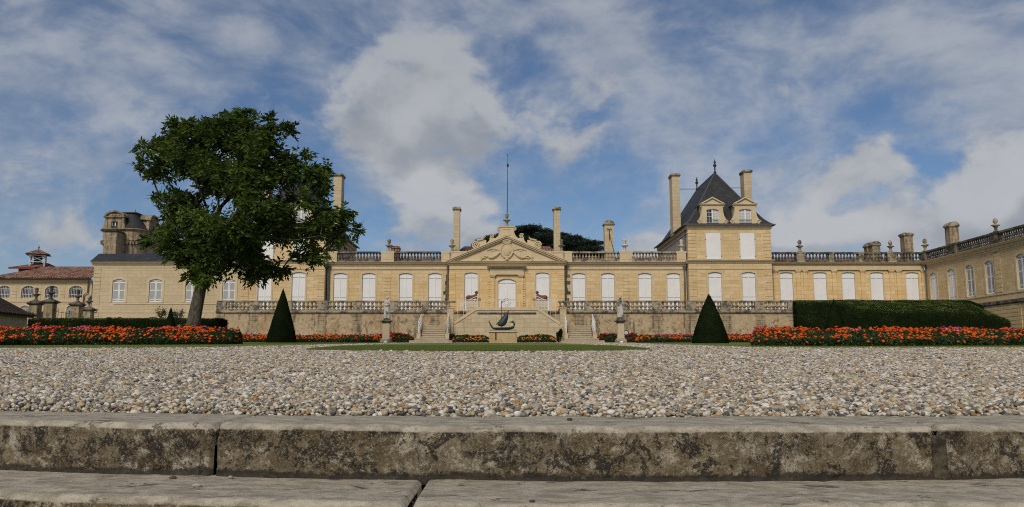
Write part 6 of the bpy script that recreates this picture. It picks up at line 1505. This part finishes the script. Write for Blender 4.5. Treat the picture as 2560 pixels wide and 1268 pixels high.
z += np.array([mnoise.noise(Vector((x*1.7, y*1.2, 0)))*.012 for x, y in pts])*np.clip(near*1.5, 0, 1)
me = bpy.data.meshes.new('gravel'); me.vertices.add(len(pts)); me.vertices.foreach_set('co', np.concatenate([pts, z[:, None]], 1).astype(np.float32).ravel())
at = me.attributes.new('psize', 'FLOAT', 'POINT'); at.data.foreach_set('value', scl.astype(np.float32))
o = bpy.data.objects.new('gravel', me); COL.objects.link(o); tag(o, 'rounded beige, grey and tan pebbles covering the gravel court', 'gravel', kind='stuff')
ng = bpy.data.node_groups.new('pebbles', 'GeometryNodeTree'); ng.interface.new_socket('Geometry', in_out='INPUT', socket_type='NodeSocketGeometry'); ng.interface.new_socket('Geometry', in_out='OUTPUT', socket_type='NodeSocketGeometry')
N = ng.nodes; Lk = ng.links; gi = N.new('NodeGroupInput'); go = N.new('NodeGroupOutput')
join = N.new('GeometryNodeGeometryToInstance')
for k in range(5):
    ic = N.new('GeometryNodeMeshIcoSphere'); ic.inputs['Radius'].default_value = 1; ic.inputs['Subdivisions'].default_value = 3 if k < 5 else 2
    nz = N.new('ShaderNodeTexNoise'); nz.inputs['Scale'].default_value = .75; nz.inputs['Detail'].default_value = 1.5; ps = N.new('GeometryNodeInputPosition'); ad = N.new('ShaderNodeVectorMath'); ad.inputs[1].default_value = (k*7.3, k*3.1, k*5.7); Lk.new(ps.outputs[0], ad.inputs[0]); Lk.new(ad.outputs[0], nz.inputs['Vector'])
    sb_ = N.new('ShaderNodeVectorMath'); sb_.operation = 'SUBTRACT'; sb_.inputs[1].default_value = (.5, .5, .5); Lk.new(nz.outputs[1], sb_.inputs[0])
    sc_ = N.new('ShaderNodeVectorMath'); sc_.operation = 'SCALE'; sc_.inputs['Scale'].default_value = .95; Lk.new(sb_.outputs[0], sc_.inputs[0])
    sp = N.new('GeometryNodeSetPosition'); Lk.new(ic.outputs['Mesh'], sp.inputs['Geometry']); Lk.new(sc_.outputs[0], sp.inputs['Offset'])
    sm = N.new('GeometryNodeSetShadeSmooth'); Lk.new(sp.outputs[0], sm.inputs[0]); mt = N.new('GeometryNodeSetMaterial'); mt.inputs['Material'].default_value = PEB; Lk.new(sm.outputs[0], mt.inputs[0]); Lk.new(mt.outputs[0], join.inputs[0])
ip = N.new('GeometryNodeInstanceOnPoints'); ip.inputs['Pick Instance'].default_value = True; Lk.new(gi.outputs[0], ip.inputs['Points']); Lk.new(join.outputs[0], ip.inputs['Instance'])
def rv(typ, lo, hi, seed):
    n = N.new('FunctionNodeRandomValue'); n.data_type = typ; i = {'FLOAT_VECTOR': (0, 1), 'FLOAT': (2, 3), 'INT': (4, 5)}[typ]; n.inputs[i[0]].default_value = lo; n.inputs[i[1]].default_value = hi; n.inputs['Seed'].default_value = seed
    return [s for s in n.outputs if s.enabled][0]
Lk.new(rv('INT', 0, 4, 3), ip.inputs['Instance Index'])
Lk.new(rv('FLOAT_VECTOR', (-.45, -.45, 0), (.45, .45, 6.28), 5), ip.inputs['Rotation'])
na = N.new('GeometryNodeInputNamedAttribute'); na.data_type = 'FLOAT'; na.inputs['Name'].default_value = 'psize'
vs = N.new('ShaderNodeVectorMath'); vs.operation = 'SCALE'; Lk.new(rv('FLOAT_VECTOR', (.90, .70, .58), (1.30, 1.05, .88), 8), vs.inputs[0]); Lk.new([s for s in na.outputs if s.enabled][0], vs.inputs['Scale'])
Lk.new(vs.outputs[0], ip.inputs['Scale']); Lk.new(ip.outputs[0], go.inputs[0])
md = o.modifiers.new('pebbles', 'NODES'); md.node_group = ng
# ================================================================ sky, sun, camera
SUN_EL, SUN_AZ = R(41), R(199)          # azimuth clockwise from +Y (the view direction): behind the camera, over the left shoulder
sd = Vector((math.sin(SUN_AZ)*math.cos(SUN_EL), math.cos(SUN_AZ)*math.cos(SUN_EL), math.sin(SUN_EL)))
w = bpy.data.worlds.new('World'); SC.world = w; w.use_nodes = True; t = NT(w); t.n.clear()
out = t.new('ShaderNodeOutputWorld'); sky = t.new('ShaderNodeTexSky', sky_type='NISHITA'); sky.sun_disc = False; sky.sun_elevation = SUN_EL; sky.sun_rotation = SUN_AZ
sky.air_density = 1.0; sky.dust_density = .2; sky.ozone_density = 2.2
dirv = t.vmath('NORMALIZE', t.new('ShaderNodeTexCoord').outputs['Generated']); dx, dy, dz = t.xyz(dirv)
zz = t.math('ADD', t.math('MAXIMUM', dz, 0.0), .32)
plane = t.comb(t.math('DIVIDE', dx, zz), t.math('DIVIDE', dy, zz), 0.0)       # cloud layer seen in perspective
def warped(v, scale, amt, detail=3):
    n = t.new('ShaderNodeTexNoise'); t.inp(n.inputs['Vector'], v); n.inputs['Scale'].default_value = scale; n.inputs['Detail'].default_value = detail
    return t.vmath('ADD', v, t.vmath('MULTIPLY', t.vmath('SUBTRACT', n.outputs[1], (.5, .5, .5)), (amt, amt, amt)))
warp = warped(plane, 1.6, .30)
mp = t.new('ShaderNodeMapping', vector_type='TEXTURE'); t.inp(mp.inputs['Vector'], warp); mp.inputs['Rotation'].default_value = (0, 0, R(48)); mp.inputs['Scale'].default_value = (1.35, .62, 1)
nA = t.noise(mp.outputs[0], 2.3, 6, .56); nB = t.noise(warp, 9.5, 5, .60)
rc = t.comb(dx, t.math('MULTIPLY', dz, 1.3), dy)                               # rounder heaps low in the sky
rcw = warped(rc, 6, .10, 5)
nC = t.noise(rcw, 7.0, 6, .56); nD = t.noise(rcw, 26, 4, .60)
def dirof(px, py): v = Vector(ray(px, py)); v.normalize(); return tuple(v)
rcd = warped(warped(dirv, 4.5, .13, 4), 22, .035, 4)
def blob(px, py, r, amp, asp=1.0):                                             # one heap (or clear gap) at its bearing and height in the sky
    d = t.vmath('MULTIPLY', t.vmath('SUBTRACT', rcd, dirof(px, py)), (1, 1, asp)); return t.math('MULTIPLY', t.ramp(t.vmath('LENGTH', d), r/F*1.55, r/F*.25), amp)
def total(lst):
    acc = None
    for b in lst:
        v = blob(*b); acc = v if acc is None else t.math('ADD', acc, v)
    return acc
HEAPS = [(895,215,75,.8,1.1),(960,150,75,.85,1),(1045,115,70,.75,1),(1135,160,80,.85,1),(1000,255,120,.85,1.1),(1125,280,115,.9,1.1),(1205,325,85,.9,1.2),(1070,330,110,1.0,1.3),(1230,280,80,.8,1.1),(870,260,80,.8,1.2),(1130,500,80,1,1.2),(1045,530,75,.95,1.4),(1195,545,75,.95,1.4),(1110,595,120,.9,2),(1365,265,75,.8,1),(1410,320,70,.6,1.3),(1480,330,70,.5,1.5),(2170,400,80,1,1.1),(2120,430,80,.7,1.5),(2230,420,70,.7,1.4),(2020,575,75,1.05,1.3),(2110,605,90,.95,1.7),(1960,620,75,.9,1.6),(2460,450,130,.9,1.5),(2380,520,120,.8,1.8),(2540,520,110,.8,1.5),(2260,570,110,.7,2),(2520,380,110,.6,1.6),(1640,590,80,.95,1.4),(1590,620,80,.8,1.6),(800,330,70,.6,1.4),(880,365,95,.7,2),(960,400,90,.6,2),(160,570,80,.5,1.8),(640,275,70,.5,1.6),(90,460,100,.5,1.6),(210,600,70,.6,1.6),(60,600,90,.5,2),(330,250,90,.4,2.2),(1480,250,70,.5,1.3),(1500,170,60,.5,1.2),(1540,190,60,.4,1),(1900,460,80,.4,1.6),(2060,480,60,.5,1.3),(2300,600,90,.6,2),(940,610,80,.5,2),(1010,460,80,.6,1.6),(1340,560,50,.5,1.3),(1200,600,60,.5,1.6),(2440,620,90,.5,1.8),(2150,170,70,.35,1.3),(1980,230,70,.35,1.5)]
VEIL = [(1480,30,140,.22,1.4),(1560,120,110,.20,1.3),(1530,170,80,.16,1.6),(1850,160,140,.14,1.4),(2330,140,210,.18,1.4),(2520,240,160,.22,1.2),(1660,270,120,.14,1.3),(60,110,210,.14,1.6),(400,60,220,.12,2),(620,160,140,.10,2.2),(200,430,220,.15,2),(320,240,110,.10,2.4),(980,520,200,.12,1.8),(1750,360,200,.10,1.8),(2200,520,220,.12,1.6)]
GAPS = [(1120,420,80,-.10,2.2),(690,240,105,-.20,1.7),(560,25,110,-.10,2),(190,330,120,-.10,2.3),(1325,150,80,-.14,1),(1400,95,80,-.12,1.2),(1560,400,120,-.18,2),(1290,400,80,-.14,1.5),(1590,490,130,-.16,2),(2290,290,150,-.20,2),(2090,230,90,-.12,1.4),(1280,20,100,-.12,1.3),(1770,440,110,-.08,2),(960,570,100,-.14,2.4),(2330,430,80,-.16,1),(1900,330,110,-.10,2),(470,270,110,-.10,2),(2120,10,140,-.12,2),(1830,540,120,-.12,1.6),(430,520,140,-.10,2),(1480,640,200,-.12,2.5),(730,30,90,-.08,1.5)]
bias = total(VEIL+GAPS)
low = t.ramp(dz, .42, .18)
fb = t.math('ADD', t.math('MULTIPLY', nA, .62), t.math('MULTIPLY', nB, .42))
fb2 = t.math('ADD', t.math('MULTIPLY', nC, .66), t.math('MULTIPLY', nD, .38))
fmix = t.new('ShaderNodeMix', data_type='FLOAT'); t.inp(fmix.inputs[0], low); t.inp(fmix.inputs[2], fb); t.inp(fmix.inputs[3], fb2)
d1 = t.math('ADD', t.math('ADD', fmix.outputs[0], .035), t.math('MULTIPLY', bias, .50))
a1 = t.math('MULTIPLY', t.ramp(d1, .42, .74), .82)
a1 = t.math('MAXIMUM', a1, t.math('MULTIPLY', t.ramp(dz, .18, .02), .35))
c1 = t.mix(t.ramp(t.math('ADD', t.math('MULTIPLY', nB, .6), t.math('MULTIPLY', nC, .4)), .36, .64), (.29, .33, .40), (.42, .445, .49))
# heaps: denser, crisper, bright on top and grey below
puff = t.math('ADD', t.math('MULTIPLY', t.math('SUBTRACT', nC, .5), 2.4), t.math('MULTIPLY', t.math('SUBTRACT', nD, .5), 1.3))
big = HEAPS[:16]+HEAPS[19:26]; hb = total(big); h0 = t.math('ADD', hb, total(HEAPS[16:19]+HEAPS[26:])); rcd0 = rcd; rcd = t.vmath('ADD', rcd0, (-.010, 0, .034)); h1 = total(big)
d2 = t.math('ADD', t.math('MULTIPLY', t.math('MINIMUM', h0, 1.5), t.math('MULTIPLY_ADD', low, .26, .55)), puff)
a2 = t.math('MULTIPLY', t.ramp(d2, .16, .92), t.math('MULTIPLY', t.ramp(h0, .02, .45), .93))
litf = t.ramp(t.math('ADD', t.math('SUBTRACT', hb, h1), t.math('MULTIPLY', puff, 1.5)), -1.2, 1.1)
c2 = t.mix(litf, t.mix(low, (.27, .29, .32), (.29, .315, .355)), t.mix(low, (.385, .405, .44), (.48, .495, .52)))
alpha = t.math('SUBTRACT', 1.0, t.math('MULTIPLY', t.math('SUBTRACT', 1.0, a1), t.math('SUBTRACT', 1.0, a2)))
cc = t.mix(a2, c1, c2)
bgs = t.new('ShaderNodeBackground'); t.inp(bgs.inputs[0], t.mix(1.0, sky.outputs[0], (.86, .98, 1.14), 'MULTIPLY')); bgs.inputs[1].default_value = .06
bgc = t.new('ShaderNodeBackground'); t.inp(bgc.inputs[0], cc); bgc.inputs[1].default_value = 1.0
mx = t.new('ShaderNodeMixShader'); t.inp(mx.inputs[0], alpha); t.link(bgs.outputs[0], mx.inputs[1]); t.link(bgc.outputs[0], mx.inputs[2]); t.link(mx.outputs[0], out.inputs[0])
sun = bpy.data.lights.new('sun', 'SUN'); sun.energy = 2.5; sun.angle = R(22); sun.color = (1.0, .90, .75)
so = bpy.data.objects.new('sun', sun); COL.objects.link(so); so.rotation_euler = (-sd).to_track_quat('-Z', 'Y').to_euler(); so.location = (-20, -20, 40)
cam = bpy.data.cameras.new('camera'); co = bpy.data.objects.new('camera', cam); COL.objects.link(co); SC.camera = co
cam.sensor_width = 36; cam.lens = F/2560*36; cam.clip_start = .05; cam.clip_end = 6000; cam.shift_x = (1280-CX)/2560
co.rotation_euler = (math.pi/2+TH, 0, 0); co.location = (0, 0, 0)
SC.view_settings.view_transform = 'Standard'; SC.view_settings.look = 'None'; SC.view_settings.exposure = 0; SC.view_settings.gamma = 1
SC.render.engine = 'CYCLES'; SC.cycles.max_bounces = 6; SC.cycles.diffuse_bounces = 2; SC.cycles.transparent_max_bounces = 4; SC.cycles.use_denoising = False; SC.cycles.filter_width = 1.05
